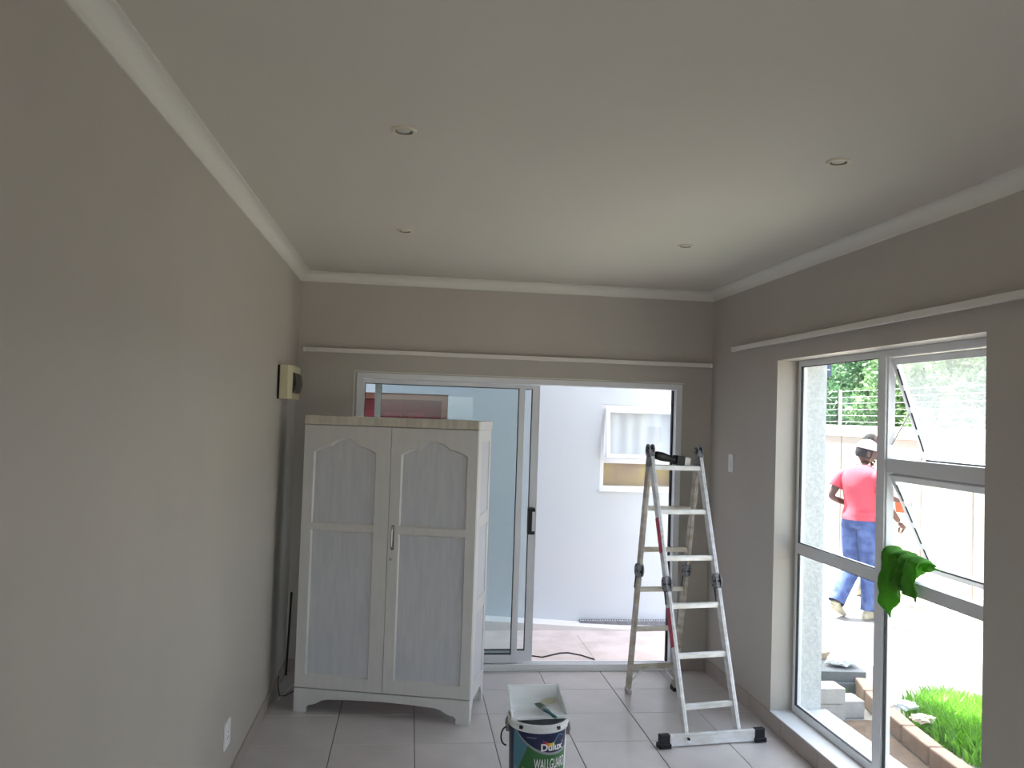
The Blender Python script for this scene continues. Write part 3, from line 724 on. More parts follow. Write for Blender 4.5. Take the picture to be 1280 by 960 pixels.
# ------------------------------------------------------------------ green cloth on the window transom
def cloth():
    bm = bm_new(); NU_, NV_ = 46, 60
    g = []
    for i in range(NU_+1):
        u = i/NU_; y = 3.875 - .285*u
        # lower edge on the room side: long tip near the mullion, shorter towards the right
        tip = .93 if u < 0 else 0
        if u < .12: zl = 1.15-.10*(u/.12)
        elif u < .28: zl = 1.05-.13*((u-.12)/.16)
        elif u < .42: zl = .92+.11*((u-.28)/.14)
        elif u < .50: zl = 1.03+.03*((u-.42)/.08)
        else: zl = 1.07+.03*math.sin((u-.5)*9)
        zo = 1.15 - .04*math.sin(u*5)               # lower edge outside
        ztop = 1.255 - .02*u + .008*math.sin(u*17)
        fold = .020*math.sin(u*20+.6) + .010*math.sin(u*47+2)
        gap = .035 if .50 < u < .56 else 0
        row = []
        for j in range(NV_+1):
            v = j/NV_
            if v < .5:
                t = v/.5; z = zl+(ztop-.02-zl)*t; x = 2.312 + fold*(1.1-t*.6) + gap - .012*math.sin(t*math.pi) + .006*math.sin(t*13+u*30)
                yy = y + .022*(1-t)*math.sin(u*9) 
            elif v < .66:
                a_ = (v-.5)/.16*math.pi; z = ztop-.02+.02*math.sin(a_); x = 2.312+fold*.5+gap*.6 + .042*(1-math.cos(a_)); yy = y
            else:
                t = (v-.66)/.34; z = ztop-.02+(zo-ztop+.02)*t; x = 2.312+fold*.5 + .084 + .012*t + .010*math.sin(t*9+u*20); yy = y - .03*t*(u > .75)
            row.append(bm.verts.new((x-2.36, yy-3.73, z-1.118)))
        g.append(row)
    for i in range(NU_):
        for j in range(NV_): bm.faces.new((g[i][j], g[i+1][j], g[i+1][j+1], g[i][j+1]))
    o = obj('cleaning_cloth', bm, 'cloth', None, smooth=True, loc=(2.36, 3.73, 1.118))
    s = o.modifiers.new('solid', 'SOLIDIFY'); s.thickness = .006
    return tag(o, 'bright green cleaning cloth bunched over the window transom', 'cloth')
cloth()
# translucent fabric
_n = M['cloth'].node_tree.nodes; _l = M['cloth'].node_tree.links
_t = _n.new('ShaderNodeBsdfTranslucent'); _t.inputs[0].default_value = lin((130,200,80)); _m = _n.new('ShaderNodeMixShader'); _m.inputs[0].default_value = .42
_l.new(_n['Principled BSDF'].outputs[0], _m.inputs[1]); _l.new(_t.outputs[0], _m.inputs[2]); _l.new(_m.outputs[0], _n['Material Output'].inputs[0])

# ------------------------------------------------------------------ loose bits behind the wardrobe
bm = bm_new(); tube(bm, [(0,0,0), (.004,.028,.30), (.008,.05,.555)], .007, 8)
tag(obj('steel_rod', bm, 'dark', None, loc=(-.785, 5.93, 0)), 'thin dark rod leaning in the corner behind the wardrobe', 'rod')
bm = bm_new(); tube(bm, [(.10,.02,.035),(.05,.03,.045),(.0,0,.03),(-.03,-.05,.006),(-.05,-.12,.0045),(-.06,-.2,.0045)], .0042, 8)
tag(obj('white_cable', bm, 'wcable', None, loc=(-.70, 5.62, 0), smooth=True), 'loose white cable curling out from behind the wardrobe', 'cable')
bm = bm_new(); tube(bm, [(.02,.1,.006),(-.02,.0,.004),(-.05,-.05,.02),(-.07,-.0,.075),(-.075,.06,.11)], .0035, 8)
tag(obj('black_cable', bm, 'cable', None, loc=(-.705, 5.50, .001), smooth=True), 'black cable against the left skirting beside the wardrobe', 'cable')

# ------------------------------------------------------------------ courtyard behind the sliding door
GZ = -.05
struct(boxobj('floor_1', (-3.2, XO+.02, YO, 7.52, -.3, GZ), 'pave'), 'pale concrete paving of the courtyard', 'paving')
# paving joints are shallow grooves between slabs laid on top
fl1 = bpy.data.objects['floor_1']
xs = [-3.2, -1.9, -.75, .38, 1.49, 2.52]
for a, b in zip(xs, xs[1:]):
    for c, d_ in ((YO+.01, 7.16),):
        boxobj('slab', (a+.002, b-.002, c, d_, GZ, GZ+.006), 'pave', fl1, .001)
# neighbour wing, its unseen upper wall raised to keep the sun out
WY = 7.52; WT = 5.1
wx0, wx1, wz0, wz1 = 1.735, 2.50, 1.178, 1.958        # its window
dx0, dx1, dz1 = -1.25, .325, 1.992
bm = bm_new()
box(bm, -3.4, dx0, WY, WY+.25, -.3, WT); box(bm, dx0, dx1, WY, WY+.25, dz1, WT); box(bm, dx1, wx0, WY, WY+.25, -.3, WT)
box(bm, wx0, wx1, WY, WY+.25, -.3, wz0); box(bm, wx0, wx1, WY, WY+.25, wz1, WT); box(bm, wx1, 2.72, WY, WY+.25, -.3, WT)
struct(obj('wall_courtyard', bm, 'court'), 'pale blue grey outside wall across the courtyard', 'wall')
struct(boxobj('wall_courtyard_left', (-3.4, -3.2, YO, WY, -.3, 3.05), 'court'), 'courtyard end wall', 'wall')
struct(boxobj('floor_2', (-3.4, 2.72, WY+.25, 10.5, -.3, -.05), 'dark'), 'dark room floor behind the neighbouring wall', 'floor')
bm = bm_new(); box(bm, -3.4, -3.3, WY+.25, 10.5, -.05, 3.05); box(bm, 2.62, 2.72, WY+.25, 10.5, -.05, 3.05); box(bm, -3.4, 2.72, 10.4, 10.5, -.05, 3.05); box(bm, -3.4, 2.72, WY+.25, 10.5, 3.05, 3.15)
struct(obj('wall_neighbour_room', bm, 'court'), 'rooms behind the neighbouring wall', 'wall')
# raised apron with curved front edge
fp = [(-3.2, 7.60-.02), (.2, 7.50), (.744, 7.455), (1.0, 7.42), (1.246, 7.36), (1.591, 7.325), (1.967, 7.303), (2.36, 7.306), (2.52, 7.31)]
fp = [(-3.2, 7.30), (-1, 7.30), (.2, 7.31), (.744, 7.32), (1.0, 7.325), (1.246, 7.33), (1.591, 7.325), (1.967, 7.303), (2.52, 7.306)]
ht = [.055, .055, .045, .030, .016, .002, -.018, -.034, -.04]
bm = bm_new(); rows = []
for (x, y), z in zip(fp, ht): rows.append([bm.verts.new((x, y, -.1)), bm.verts.new((x, y, z)), bm.verts.new((x, WY, z)), bm.verts.new((x, WY, -.1))])
for a, b in zip(rows, rows[1:]):
    for k in range(4): bm.faces.new((a[k], a[(k+1)%4], b[(k+1)%4], b[k]))
bm.faces.new(rows[0]); bm.faces.new(rows[-1][::-1])
struct(obj('trim_7', bm, 'apron'), 'white painted kerb along the foot of the courtyard wall', 'kerb')
# slotted drain at the foot of the wall
dg = thing('drain_grate', 'narrow slotted dark drain grate along the foot of the courtyard wall', 'drain', (2.0, 7.485, -.02))
bm = bm_new(); box(bm, -.42, .5, -.026, .026, -.02, .004); obj('channel', bm, 'gasket', dg)
bm = bm_new(); box(bm, -.42, .5, -.030, -.026, -.02, .022); box(bm, -.42, .5, .026, .030, -.02, .022); obj('rim', bm, 'hinge', dg)
for k in range(40):
    x = -.41+.023*k
    if k == 0:
        bm = bm_new(); box(bm, -.004, .004, -.026, .026, .004, .02); s0 = obj('slat', bm, 'alu', dg); s0.location = (x, 0, 0)
    else: pt('slat', s0, dg, (x, 0, 0))
# black cable on the paving
bm = bm_new()
tube(bm, [(p[0]-1.1, p[1]-6.55, .006) for p in ((.30, 6.50), (.645, 6.47), (.74, 6.56), (.858, 6.60), (1.0, 6.52), (1.08, 6.48), (1.242, 6.593), (1.31, 6.60), (1.40, 6.53), (1.48, 6.42))], .005, 8)
tag(obj('garden_cable', bm, 'cable', None, smooth=True, loc=(1.1, 6.55, GZ+.006)), 'thin black cable lying in a curve on the courtyard paving', 'cable')
# neighbour window
w2 = bpy.data.objects.new('window_2', None); C.objects.link(w2); w2.location = (wx0, WY, wz0); struct(w2, 'white framed window in the courtyard wall, upper casement ajar', 'window')
def W2(name, bs, m_, parent=w2, bevel=.002):
    bm = bm_new()
    for e in bs: box(bm, e[0]-wx0, e[1]-wx0, e[2]-WY, e[3]-WY, e[4]-wz0, e[5]-wz0)
    return obj(name, bm, m_, parent, bevel)
W2('window_frame', [(wx0, wx0+.035, WY+.01, WY+.07, wz0, wz1), (wx1-.035, wx1, WY+.01, WY+.07, wz0, wz1), (wx0+.035, wx1-.035, WY+.01, WY+.07, wz1-.04, wz1), (wx0+.035, wx1-.035, WY+.01, WY+.07, wz0, wz0+.035), (wx0+.035, wx1-.035, WY+.01, WY+.07, 1.42, 1.46)], 'alu2')
W2('outer_sill', [(wx0-.01, wx1+.01, WY-.03, WY+.01, wz0-.015, wz0+.002)], 'alu2')
W2('pane', [(wx0+.03, wx1-.03, WY+.04, WY+.044, wz0+.03, 1.425)], 'glass', bevel=0)
W2('blind', [(wx0+.002, wx1-.002, WY+.12, WY+.13, wz0, 1.44)], 'warm', bevel=0)['label'] = 'ochre blind behind the lower pane'
e = bpy.data.objects.new('casement', None); C.objects.link(e); e.parent = w2; e.location = (0, .012, wz1-.04-wz0); e.rotation_euler = (R(-9), 0, 0); e['label'] = 'upper casement ajar'
bm = bm_new(); Wd = wx1-wx0; hh = .455
box(bm, .037, .075, -.03, 0, -hh, 0); box(bm, Wd-.075, Wd-.037, -.03, 0, -hh, 0); box(bm, .075, Wd-.075, -.03, 0, -.035, 0); box(bm, .075, Wd-.075, -.03, 0, -hh, -hh+.038); obj('casement_frame', bm, 'alu2', e, .002)
bm = bm_new(); box(bm, .072, Wd-.072, -.017, -.013, -hh+.035, -.032); obj('pane', bm, 'glass', e)
bm = bm_new()
for k in range(48):
    x0_ = .03+(Wd-.06)*k/48; x1_ = .03+(Wd-.06)*(k+1)/48; ya_ = .085+.006*math.sin(k*.7); yb_ = .085+.006*math.sin((k+1)*.7)
    v = [bm.verts.new(p) for p in ((x0_, ya_, .24), (x1_, yb_, .24), (x1_, yb_, .78), (x0_, ya_, .78))]; bm.faces.new(v)
bmesh.ops.remove_doubles(bm, verts=bm.verts, dist=1e-4)
obj('curtain', bm, 'curtain', w2, smooth=True)['label'] = 'white curtain behind the upper pane'
# maroon door with rust brown frame
d2 = bpy.data.objects.new('door_2', None); C.objects.link(d2); d2.location = (dx0, WY, -.05); struct(d2, 'maroon panelled door in a rust brown frame across the courtyard', 'door')
def D2(name, bs, m_, bevel=.002, parent=d2):
    bm = bm_new()
    for e_ in bs: box(bm, e_[0]-dx0, e_[1]-dx0, e_[2]-WY, e_[3]-WY, e_[4]+.05, e_[5]+.05)
    return obj(name, bm, m_, parent, bevel)
D2('door_frame', [(dx0, dx0+.055, WY+.005, WY+.12, -.05, dz1), (dx1-.055, dx1, WY+.005, WY+.12, -.05, dz1), (dx0+.055, dx1-.055, WY+.005, WY+.12, dz1-.055, dz1)], 'brick')
lf = D2('door_leaf', [(dx0+.055, dx1-.055, WY+.07, WY+.10, -.04, dz1-.055)], 'maroon')
xx = dx1-.11
for r_, (za, zc) in enumerate(((1.60, 1.83), (1.18, 1.50), (.70, 1.08), (.2, .6))):
    for k in range(6):
        x1_ = xx-.09-k*.205; D2('raised_panel', [(x1_-.155, x1_, WY+.05, WY+.071, za, zc)], 'maroon', .012, lf)
# ------------------------------------------------------------------ yard outside the tall window
YZ = -.03
struct(boxobj('floor_3', (XO+.02, 30, -8, 40, -.3, YZ), 'yard'), 'sun bleached paving of the side yard', 'paving')
fl3 = bpy.data.objects['floor_3']
# roof over the room, unseen eave lengthened to keep sun off the floor
struct(boxobj('roof', (XL-.5, XO+.08, YF-.5, YO+.62, H+.15, H+.30), 'bwall'), 'unseen flat roof of the house, eave extended to block sun', 'roof')
struct(boxobj('floor_5', (-12, XO+.02, -14, YF-.2, -.3, -.06), 'yard'), 'paving behind the house', 'paving')
# soil bed between wall and edging, grass beyond the edging
bm = bm_new()
poly = [(2.68, 3.0), (2.80, 3.0), (2.86, 3.9), (2.89, 4.4), (2.95, 4.85), (2.98, 5.04), (2.62, 5.04), (2.66, 4.5)]
prism(bm, poly, YZ, YZ+.012, 'z'); tag(obj('garden_soil', bm, 'soil'), 'brown soil strip outside between window and edging', 'soil', kind='stuff')
kb = thing('garden_edging', 'terracotta edging blocks curving round the grass outside the window', 'edging', (3.1, 4.4, YZ))
path = [Vector(p) for p in ((2.86, 3.0, 0), (2.89, 3.35, 0), (2.91, 3.7, 0), (2.93, 4.05, 0), (2.95, 4.37, 0), (2.99, 4.69, 0), (3.04, 5.0, 0), (3.11, 5.30, 0), (3.20, 5.58, 0))]
for a, b in zip(path, path[1:]):
    bm = bm_new(); off_ = Vector((3.1, 4.4, 0)); bar(bm, a-off_+(b-a)*.02+Vector((0,0,.055)), b-off_-(b-a)*.02+Vector((0,0,.055)), .09, .11, Vector((0,0,1))); obj('edging_block', bm, 'edge', kb, .01)
def blades(name, n, reg, hmin, hmax, m_, label, cat, base=YZ, loc=(0,0,0), seed=1):
    rng = np.random.default_rng(seed); vs = []; fs = []
    k = 0
    while k < n:
        x = rng.uniform(reg[0], reg[1]); y = rng.uniform(reg[2], reg[3])
        cx = (reg[0]+reg[1])/2; cy = (reg[2]+reg[3])/2
        e_ = ((x-cx)/(reg[1]-reg[0])*2)**2+((y-cy)/(reg[3]-reg[2])*2)**2
        if e_ > 1 - .35*rng.random(): continue
        h_b = rng.uniform(hmin, hmax)*(1.1-.6*e_); a = rng.uniform(0, 6.28); wd_ = rng.uniform(.004, .009); ln = rng.uniform(.2, .8)*h_b; la = rng.uniform(0, 6.28)
        dx, dy = math.cos(a)*wd_, math.sin(a)*wd_; b0 = len(vs)
        vs += [(x-dx, y-dy, base), (x+dx, y+dy, base), (x+dx*.7+math.cos(la)*ln*.35, y+dy*.7+math.sin(la)*ln*.35, base+h_b*.6), (x-dx*.7+math.cos(la)*ln*.35, y-dy*.7+math.sin(la)*ln*.35, base+h_b*.6), (x+math.cos(la)*ln, y+math.sin(la)*ln, base+h_b)]
        fs += [(b0, b0+1, b0+2, b0+3), (b0+3, b0+2, b0+4)]; k += 1
    me = bpy.data.meshes.new(name); me.from_pydata(vs, [], fs); me.materials.append(M[m_])
    o = bpy.data.objects.new(name, me); C.objects.link(o); return tag(o, label, cat, kind='stuff')
blades('grass_patch', 9000, (3.13, 4.1, 3.7, 5.5), .06, .20, 'grass', 'bright green grass growing beyond the edging outside the window', 'grass', seed=3)
blades('grass_tuft', 500, (2.86, 3.02, 5.30, 5.56), .03, .09, 'grass', 'short grass beside the cement blocks outside the window', 'grass', seed=4)
def crumple(name, label, cat, c, r, m_, seed, flat=.45):
    bm = bm_new(); bmesh.ops.create_icosphere(bm, subdivisions=3, radius=1); rg = random.Random(seed)
    for v in bm.verts:
        q = v.co.copy(); f = 1+.28*math.sin(q.x*7+seed)*math.cos(q.y*9)+rg.uniform(-.14, .14)
        v.co = Vector((q.x*r*f*1.4, q.y*r*f, max(-.02*r, q.z*r*f*flat + r*flat*.9)))
    return tag(obj(name, bm, m_, None, loc=c), label, cat)
crumple('plastic_bag', 'crumpled pale blue white plastic bag lying in the grass', 'bag', (3.22, 5.10, YZ+.06), .055, 'paper', 3)
crumple('paper_scrap', 'crumpled cream paper in the grass nearer the edging', 'paper', (3.18, 4.84, YZ+.07), .05, 'cream', 5)
# cement blocks
def block(x0, x1, y0, y1, z0, z1, label, rot=0):
    cx, cy = (x0+x1)/2, (y0+y1)/2
    bm = bm_new(); box(bm, x0-cx, x1-cx, y0-cy, y1-cy, 0, z1-z0)
    o = obj('cement_block', bm, 'block', None, .006, loc=(cx, cy, z0)); o.rotation_euler.z = rot
    return tag(o, label, 'block', 'cement blocks outside the window')
Z0 = YZ
block(2.548, 2.80, 5.06, 5.22, Z0, Z0+.105, 'lower cement block beside the roughcast wall under another block')
block(2.81, 2.95, 5.10, 5.26, Z0, Z0+.110, 'single low cement block right of the stacked pair')
block(2.55, 2.795, 5.055, 5.215, Z0+.105, Z0+.205, 'upper cement block of the stacked pair outside')
# slabs with rubbish on them
bm = bm_new(); box(bm, -.36, .36, -.2, .2, 0, .07)
o = tag(obj('stone_slab', bm, 'slab', None, .005, loc=(2.95, 5.80, YZ)), 'lower dark slate slab behind the cement blocks outside', 'slab', 'dark slabs outside'); o.rotation_euler.z = R(-8)
bm = bm_new(); box(bm, -.37, .33, -.19, .2, 0, .07)
o = tag(obj('stone_slab', bm, 'slab', None, .005, loc=(2.93, 5.81, YZ+.071)), 'upper dark slate slab carrying the rubbish outside', 'slab', 'dark slabs outside'); o.rotation_euler.z = R(-5)
zt = YZ+.142
crumple('plastic_bag', 'crumpled white plastic bag on the dark slabs', 'bag', (3.13, 5.74, zt+.012), .075, 'paper', 8, .35)
bm = bm_new(); box(bm, -.17, .17, -.045, .045, 0, .045); o = tag(obj('timber_offcut', bm, 'plank', None, .002, loc=(2.97, 5.90, zt+.001)), 'short timber offcut lying on the dark slabs', 'wood'); o.rotation_euler.z = R(24)
bm = bm_new(); tube(bm, [(math.cos(a)*(.07+.012*math.sin(a*3)), math.sin(a)*(.07), .008+.006*(a/6.3)) for a in [k*.45 for k in range(36)]], .008, 8)
tag(obj('hose_coil', bm, 'hinge', None, smooth=True, loc=(2.78, 5.74, zt+.001)), 'small grey coil of hose on the dark slabs', 'hose')
# dark blue box high on the outside wall
t = thing('wall_box', 'dark blue box fixed high on the outside wall', 'box', (XO+.02, 5.46, 2.17))
bm = bm_new(); box(bm, 0, .335, .0, .22, .0, .17); obj('housing', bm, 'bluebox', t, .008)
bm = bm_new(); box(bm, .02, .32, -.004, .0, .045, .052); obj('seam', bm, 'wire', t)

# ------------------------------------------------------------------ boundary wall and electric fence
BWX = 6.0
bw = thing('boundary_wall', 'cream plastered boundary wall across the side yard', 'wall', (BWX, 10, YZ))
vert = [-2.2, -.2, 1.6, 3.4, 5.2, 6.1, 7.2, 8.32, 9.24, 10.15, 11.1, 12.1, 13.1, 14.2, 15.3, 16.5, 18, 20, 22, 24]
for a, b in zip(vert, vert[1:]):
    bm = bm_new(); box(bm, 0, .16, a-10+.012, b-10-.012, 0, 1.72); obj('wall_panel', bm, 'bwall', bw, .01)
bm = bm_new(); box(bm, .03, .14, vert[0]-10, vert[-1]-10, 0, 1.72); obj('wall_core', bm, 'block', bw)
bm = bm_new(); box(bm, -.03, .19, vert[0]-10, vert[-1]-10, 1.72, 1.87); obj('coping', bm, 'coping', bw, .01)
bm = bm_new(); box(bm, -.20, 0, vert[0]-10, vert[-1]-10, 0, .02); obj('footing', bm, 'coping', bw, .004)
ef = thing('electric_fence', 'white electric fence wires on posts along the wall top', 'fence', (BWX+.08, 10, YZ+1.872))
for y in (16.5, 14.0, 11.29, 8.15, 5.0, 2.0):
    bm = bm_new(); box(bm, -.016, .016, y-10-.016, y-10+.016, 0, .50)
    p_ = obj('fence_post', bm, 'alu2', ef, .003)
    for k in range(6):
        bm = bm_new(); tube(bm, [(-.012, y-10-.03, .05+k*.085), (-.06, y-10-.03, .05+k*.085)], .010, 8); obj('insulator', bm, 'gasket', p_)
for k in range(6):
    bm = bm_new(); tube(bm, [(-.05, 24-10, .05+k*.085), (-.05, -2-10, .05+k*.085)], .0018, 6); obj('fence_wire', bm, 'wire', ef)

# ------------------------------------------------------------------ trees beyond the wall
def tree(x, y, h, r, n, m_, label, seed, trunk=.09, ls=.065):
    n = int(n*1.9)
    rng = np.random.default_rng(seed); rg = random.Random(seed)
    t = thing('tree', label, 'tree', (x, y, YZ), 0, 'trees beyond the boundary wall')
    bm = bm_new(); tips = []
    tube(bm, [(0,0,0), (.05,.02,h*.3), (-.03,.05,h*.55), (0,0,h*.75)], .1, 8, rr=[trunk, trunk*.8, trunk*.55, trunk*.25])
    for k in range(9):
        a = k*2.4; z0 = h*(.25+.05*k); q = (math.cos(a)*r*.7, math.sin(a)*r*.7, z0+h*.22)
        tube(bm, [(0, 0, z0), (q[0]*.5, q[1]*.5, z0+h*.14), q], .03, 6, rr=[trunk*.45, trunk*.3, trunk*.12]); tips.append(q)
    obj('trunk', bm, 'bark', t, smooth=True)
    # clumps of leaves round the branch ends
    cl_ = [np.array(q) for q in tips] + [np.array([rg.uniform(-1,1)*r*.75, rg.uniform(-1,1)*r*.75, h*rg.uniform(.4, 1.0)]) for _ in range(16)]
    c = np.array(cl_)[rng.integers(0, len(cl_), n)]
    d_ = rng.normal(size=(n, 3)); d_ /= np.linalg.norm(d_, axis=1)[:, None]
    p = c + d_*(r*.36*rng.uniform(.5, 1, n)**.5)[:, None]*np.array([1, 1, .8])
    u = rng.normal(size=(n, 3)); u /= np.linalg.norm(u, axis=1)[:, None]; v = np.cross(u, rng.normal(size=(n, 3))); v /= np.linalg.norm(v, axis=1)[:, None]
    s = ls*rng.uniform(.6, 1.3, n)[:, None]
    vs = np.stack([p-u*s, p+v*s*.42, p+u*s, p-v*s*.42], 1).reshape(-1, 3)
    me = bpy.data.meshes.new('foliage'); me.from_pydata(vs.tolist(), [], [tuple(range(i*4, i*4+4)) for i in range(n)]); me.materials.append(M[m_])
    o = bpy.data.objects.new('foliage', me); C.objects.link(o); o.parent = t; o['kind'] = 'stuff'
for k, a in enumerate([
    (9.3, 17.6, 3.6, 1.5, 5200, 'leafA', 'mid green bush seen past the blue box beyond the wall'),
    (8.6, 15.0, 3.5, 1.3, 5200, 'leafC', 'dense dark green tree behind the nearest fence post'),
    (10.6, 17.0, 4.6, 1.7, 4200, 'leafB', 'tall yellowish sparse tree rising above the dark green tree'),
    (8.2, 12.9, 3.1, 1.1, 4200, 'leafA', 'green shrub seen between mullion and open casement'),
    (9.6, 12.6, 3.6, 1.3, 3600, 'leafB', 'pale green tree seen through the upper casement'),
    (8.0, 10.2, 3.4, 1.1, 3600, 'leafA', 'green tree at the right edge of the window view'),
    (12.5, 19.8, 4.6, 2.0, 3600, 'leafC', 'distant dark tree behind the yellowish tree')]):
    tree(*a, seed=20+k)

# ------------------------------------------------------------------ people
def skin(pts, edges, rad_, root=0, sub=2):
    me = bpy.data.meshes.new('s'); me.from_pydata([tuple(p) for p in pts], edges, [])
    o = bpy.data.objects.new('s', me); C.objects.link(o)
    sk = o.modifiers.new('skin', 'SKIN'); sk.use_smooth_shade = True
    for i, r in enumerate(rad_): me.skin_vertices[0].data[i].radius = (r, r) if not isinstance(r, tuple) else r
    for i in range(len(pts)): me.skin_vertices[0].data[i].use_root = (i == root)
    su = o.modifiers.new('sub', 'SUBSURF'); su.levels = sub; su.render_levels = sub
    bpy.context.view_layer.update()
    out = bpy.data.meshes.new_from_object(o.evaluated_get(bpy.context.evaluated_depsgraph_get()))
    bpy.data.objects.remove(o); bpy.data.meshes.remove(me)
    return out
def hand(bm, wrist, dirv, side, palm_n, curl=.5):
    """five separate fingers rooted inside a palm"""
    wrist = Vector(wrist); d = Vector(dirv).normalized(); n_ = Vector(palm_n).normalized(); s = d.cross(n_).normalized()*side
    me = skin([wrist, wrist+d*.03, wrist+d*.085], [(0,1),(1,2)], [(.024,.016), (.036,.018), (.038,.015)], 0, 2); bm.from_mesh(me)
    for k, ln in enumerate((.072, .082, .078, .060)):
        b0 = wrist + d*.08 + s*(.028-.019*k); c1, c2 = curl*.7, curl*1.5
        p1 = b0 + (d*math.cos(c1)+n_*math.sin(c1))*ln*.45; p2 = p1 + (d*math.cos(c2)+n_*math.sin(c2))*ln*.3; p3 = p2 + (d*math.cos(c2*1.3)+n_*math.sin(c2*1.3))*ln*.25
        bm.from_mesh(skin([b0, p1, p2, p3], [(0,1),(1,2),(2,3)], [.0095, .009, .008, .0065], 0, 1))
    b0 = wrist + d*.03 + s*.03; p1 = b0 + (d*.7+s*.7+n_*.2).normalized()*.035; p2 = p1 + (d*.9+s*.2+n_*.4).normalized()*.03
    bm.from_mesh(skin([b0, p1, p2], [(0,1),(1,2)], [.012, .0105, .008], 0, 1))
def person(name, label, loc, fwd, J, parts):
    t = thing('person', label, 'person', loc, math.atan2(fwd[1], fwd[0]) - math.pi/2)
    V = {k: Vector(v) for k, v in J.items() if isinstance(v, tuple)}
    names = ['pelvis', 'waist', 'chest', 'neck', 'neck2', 'shL', 'elL', 'wrL', 'shR', 'elR', 'wrR', 'hipL', 'knL', 'anL', 'ftL', 'hipR', 'knR', 'anR', 'ftR']
    rad_ = [.105, .10, .115, .052, .052, .052, .038, .026, .052, .038, .026, .08, .055, .036, .032, .08, .055, .036, .032]
    I = {n: i for i, n in enumerate(names)}
    ed = [('pelvis','waist'),('waist','chest'),('chest','neck'),('neck','neck2'),('chest','shL'),('shL','elL'),('elL','wrL'),('chest','shR'),('shR','elR'),('elR','wrR'),
          ('pelvis','hipL'),('hipL','knL'),('knL','anL'),('anL','ftL'),('pelvis','hipR'),('hipR','knR'),('knR','anR'),('anR','ftR')]
    bm = bm_new(); bm.from_mesh(skin([V[n] for n in names], [(I[a], I[b]) for a, b in ed], rad_, 0, 2))
    # head with face, turned by yaw
    hc = V['head']; hr = Matrix.Rotation(J['headyaw'], 3, 'Z') @ Matrix.Rotation(J.get('headpitch', 0), 3, 'X')
    def h(p): return hc + hr @ Vector(p)
    hb = bm_new(); sphere(hb, (0,0,0), 1, .076, .098, .118, 24)
    for v in hb.verts:
        q = v.co
        if q.z < 0: q.x *= 1+.18*q.z/.118*.9; q.y *= 1-.05*abs(q.z)/.118; 
        if q.z < 0 and q.y < 0: q.y *= 1+.35*q.z/.118
        if q.y > .05 and abs(q.x) > .03 and -.02 < q.z < .03: q.y -= .006
        v.co = hc + hr @ q
    tmp = bpy.data.meshes.new('h'); hb.to_mesh(tmp); hb.free(); bm.from_mesh(tmp); bpy.data.meshes.remove(tmp)
    sphere(bm, h((0, .100, -.018)), 1, .016, .018, .026, 10, hr); sphere(bm, h((0, .088, .005)), 1, .010, .016, .030, 10, hr)      # nose
    sphere(bm, h((0, .090, -.062)), 1, .026, .010, .007, 10, hr); sphere(bm, h((0, .088, -.073)), 1, .022, .010, .008, 10, hr)      # lips
    sphere(bm, h((0, .075, -.098)), 1, .026, .02, .018, 10, hr)
    for s in (-1, 1): sphere(bm, h((s*.078, -.005, -.012)), 1, .010, .020, .032, 10, hr)
    hand(bm, V['wrL'], V['wrL']-V['elL'], 1, J.get('palmL', (1,0,0)), .5)
    hand(bm, V['wrR'], V['wrR']-V['elR'], -1, J.get('palmR', (-1,0,0)), .7)
    obj('body', bm, 'skin', t, smooth=True)
    bm = bm_new()
    for s in (-1, 1): sphere(bm, h((s*.030, .083, .010)), 1, .012, .009, .008, 10, hr)
    obj('eyes', bm, 'eye', t, smooth=True)
    bm = bm_new()
    sphere(bm, h((0, -.012, .012)), 1, .081, .098, .117, 24, hr)
    bmesh.ops.delete(bm, geom=[v for v in bm.verts if (hr.inverted() @ (v.co-hc)).y > .045 or (hr.inverted() @ (v.co-hc)).z < -.06], context='VERTS')
    obj('hair', bm, 'hair', t, smooth=True)
    # shirt: torso and sleeves
    cm = parts['shirt']; w0 = V['waist']; ch = V['chest']; pe = V['pelvis']
    bm = bm_new()
    bt = parts.get('hem', .95)
    rings = [((pe.x, pe.y, bt), .186, .146), ((pe.x, pe.y, bt+.03), .186, .146), ((pe.x*.7+w0.x*.3, pe.y*.7+w0.y*.3, bt+.09), .172, .134), (tuple(w0), .158, .122), ((ch.x, ch.y, ch.z-.08), .178, .128), ((ch.x, ch.y-.004, ch.z), .196, .130),
             ((ch.x, ch.y-.004, ch.z+.08), .214, .122), ((ch.x, ch.y, ch.z+.135), .205, .104), ((ch.x, ch.y+.004, ch.z+.17), .160, .086), ((ch.x, ch.y+.012, ch.z+.195), .100, .074), ((ch.x, ch.y+.02, ch.z+.21), .070, .066)]
    loft(bm, rings, 28, cap=False)
    for s_n, e_n, in (('shL', 'elL'), ('shR', 'elR')):
        a, b = V[s_n], V[e_n]; sg = -1 if s_n == 'shL' else 1
        st = a + Vector((-sg*.08, 0, -.035)); e1 = a.lerp(b, .60)
        tube(bm, [st, a+Vector((sg*.002, 0, -.035)), a.lerp(b, .35), e1], .07, 16, cap=False, rr=[.070, .074, .074, .074])
    for v in bm.verts:
        v.co += Vector((math.sin(v.co.z*43+v.co.x*22), math.cos(v.co.z*37+v.co.x*15), 0))*(.0045 + (.006 if v.co.z < 1.15 else 0))
    o = obj('shirt', bm, cm, t, smooth=True); sm = o.modifiers.new('sub', 'SUBSURF'); sm.levels = 1; sm.render_levels = 2
    # trousers
    bm = bm_new()
    loft(bm, [((pe.x, pe.y, pe.z-.10), .165, .12), ((pe.x, pe.y, pe.z-.04), .178, .134), ((pe.x, pe.y, pe.z+.03), .170, .130), ((pe.x, pe.y, pe.z+.10), .150, .115)], 28, cap=True)
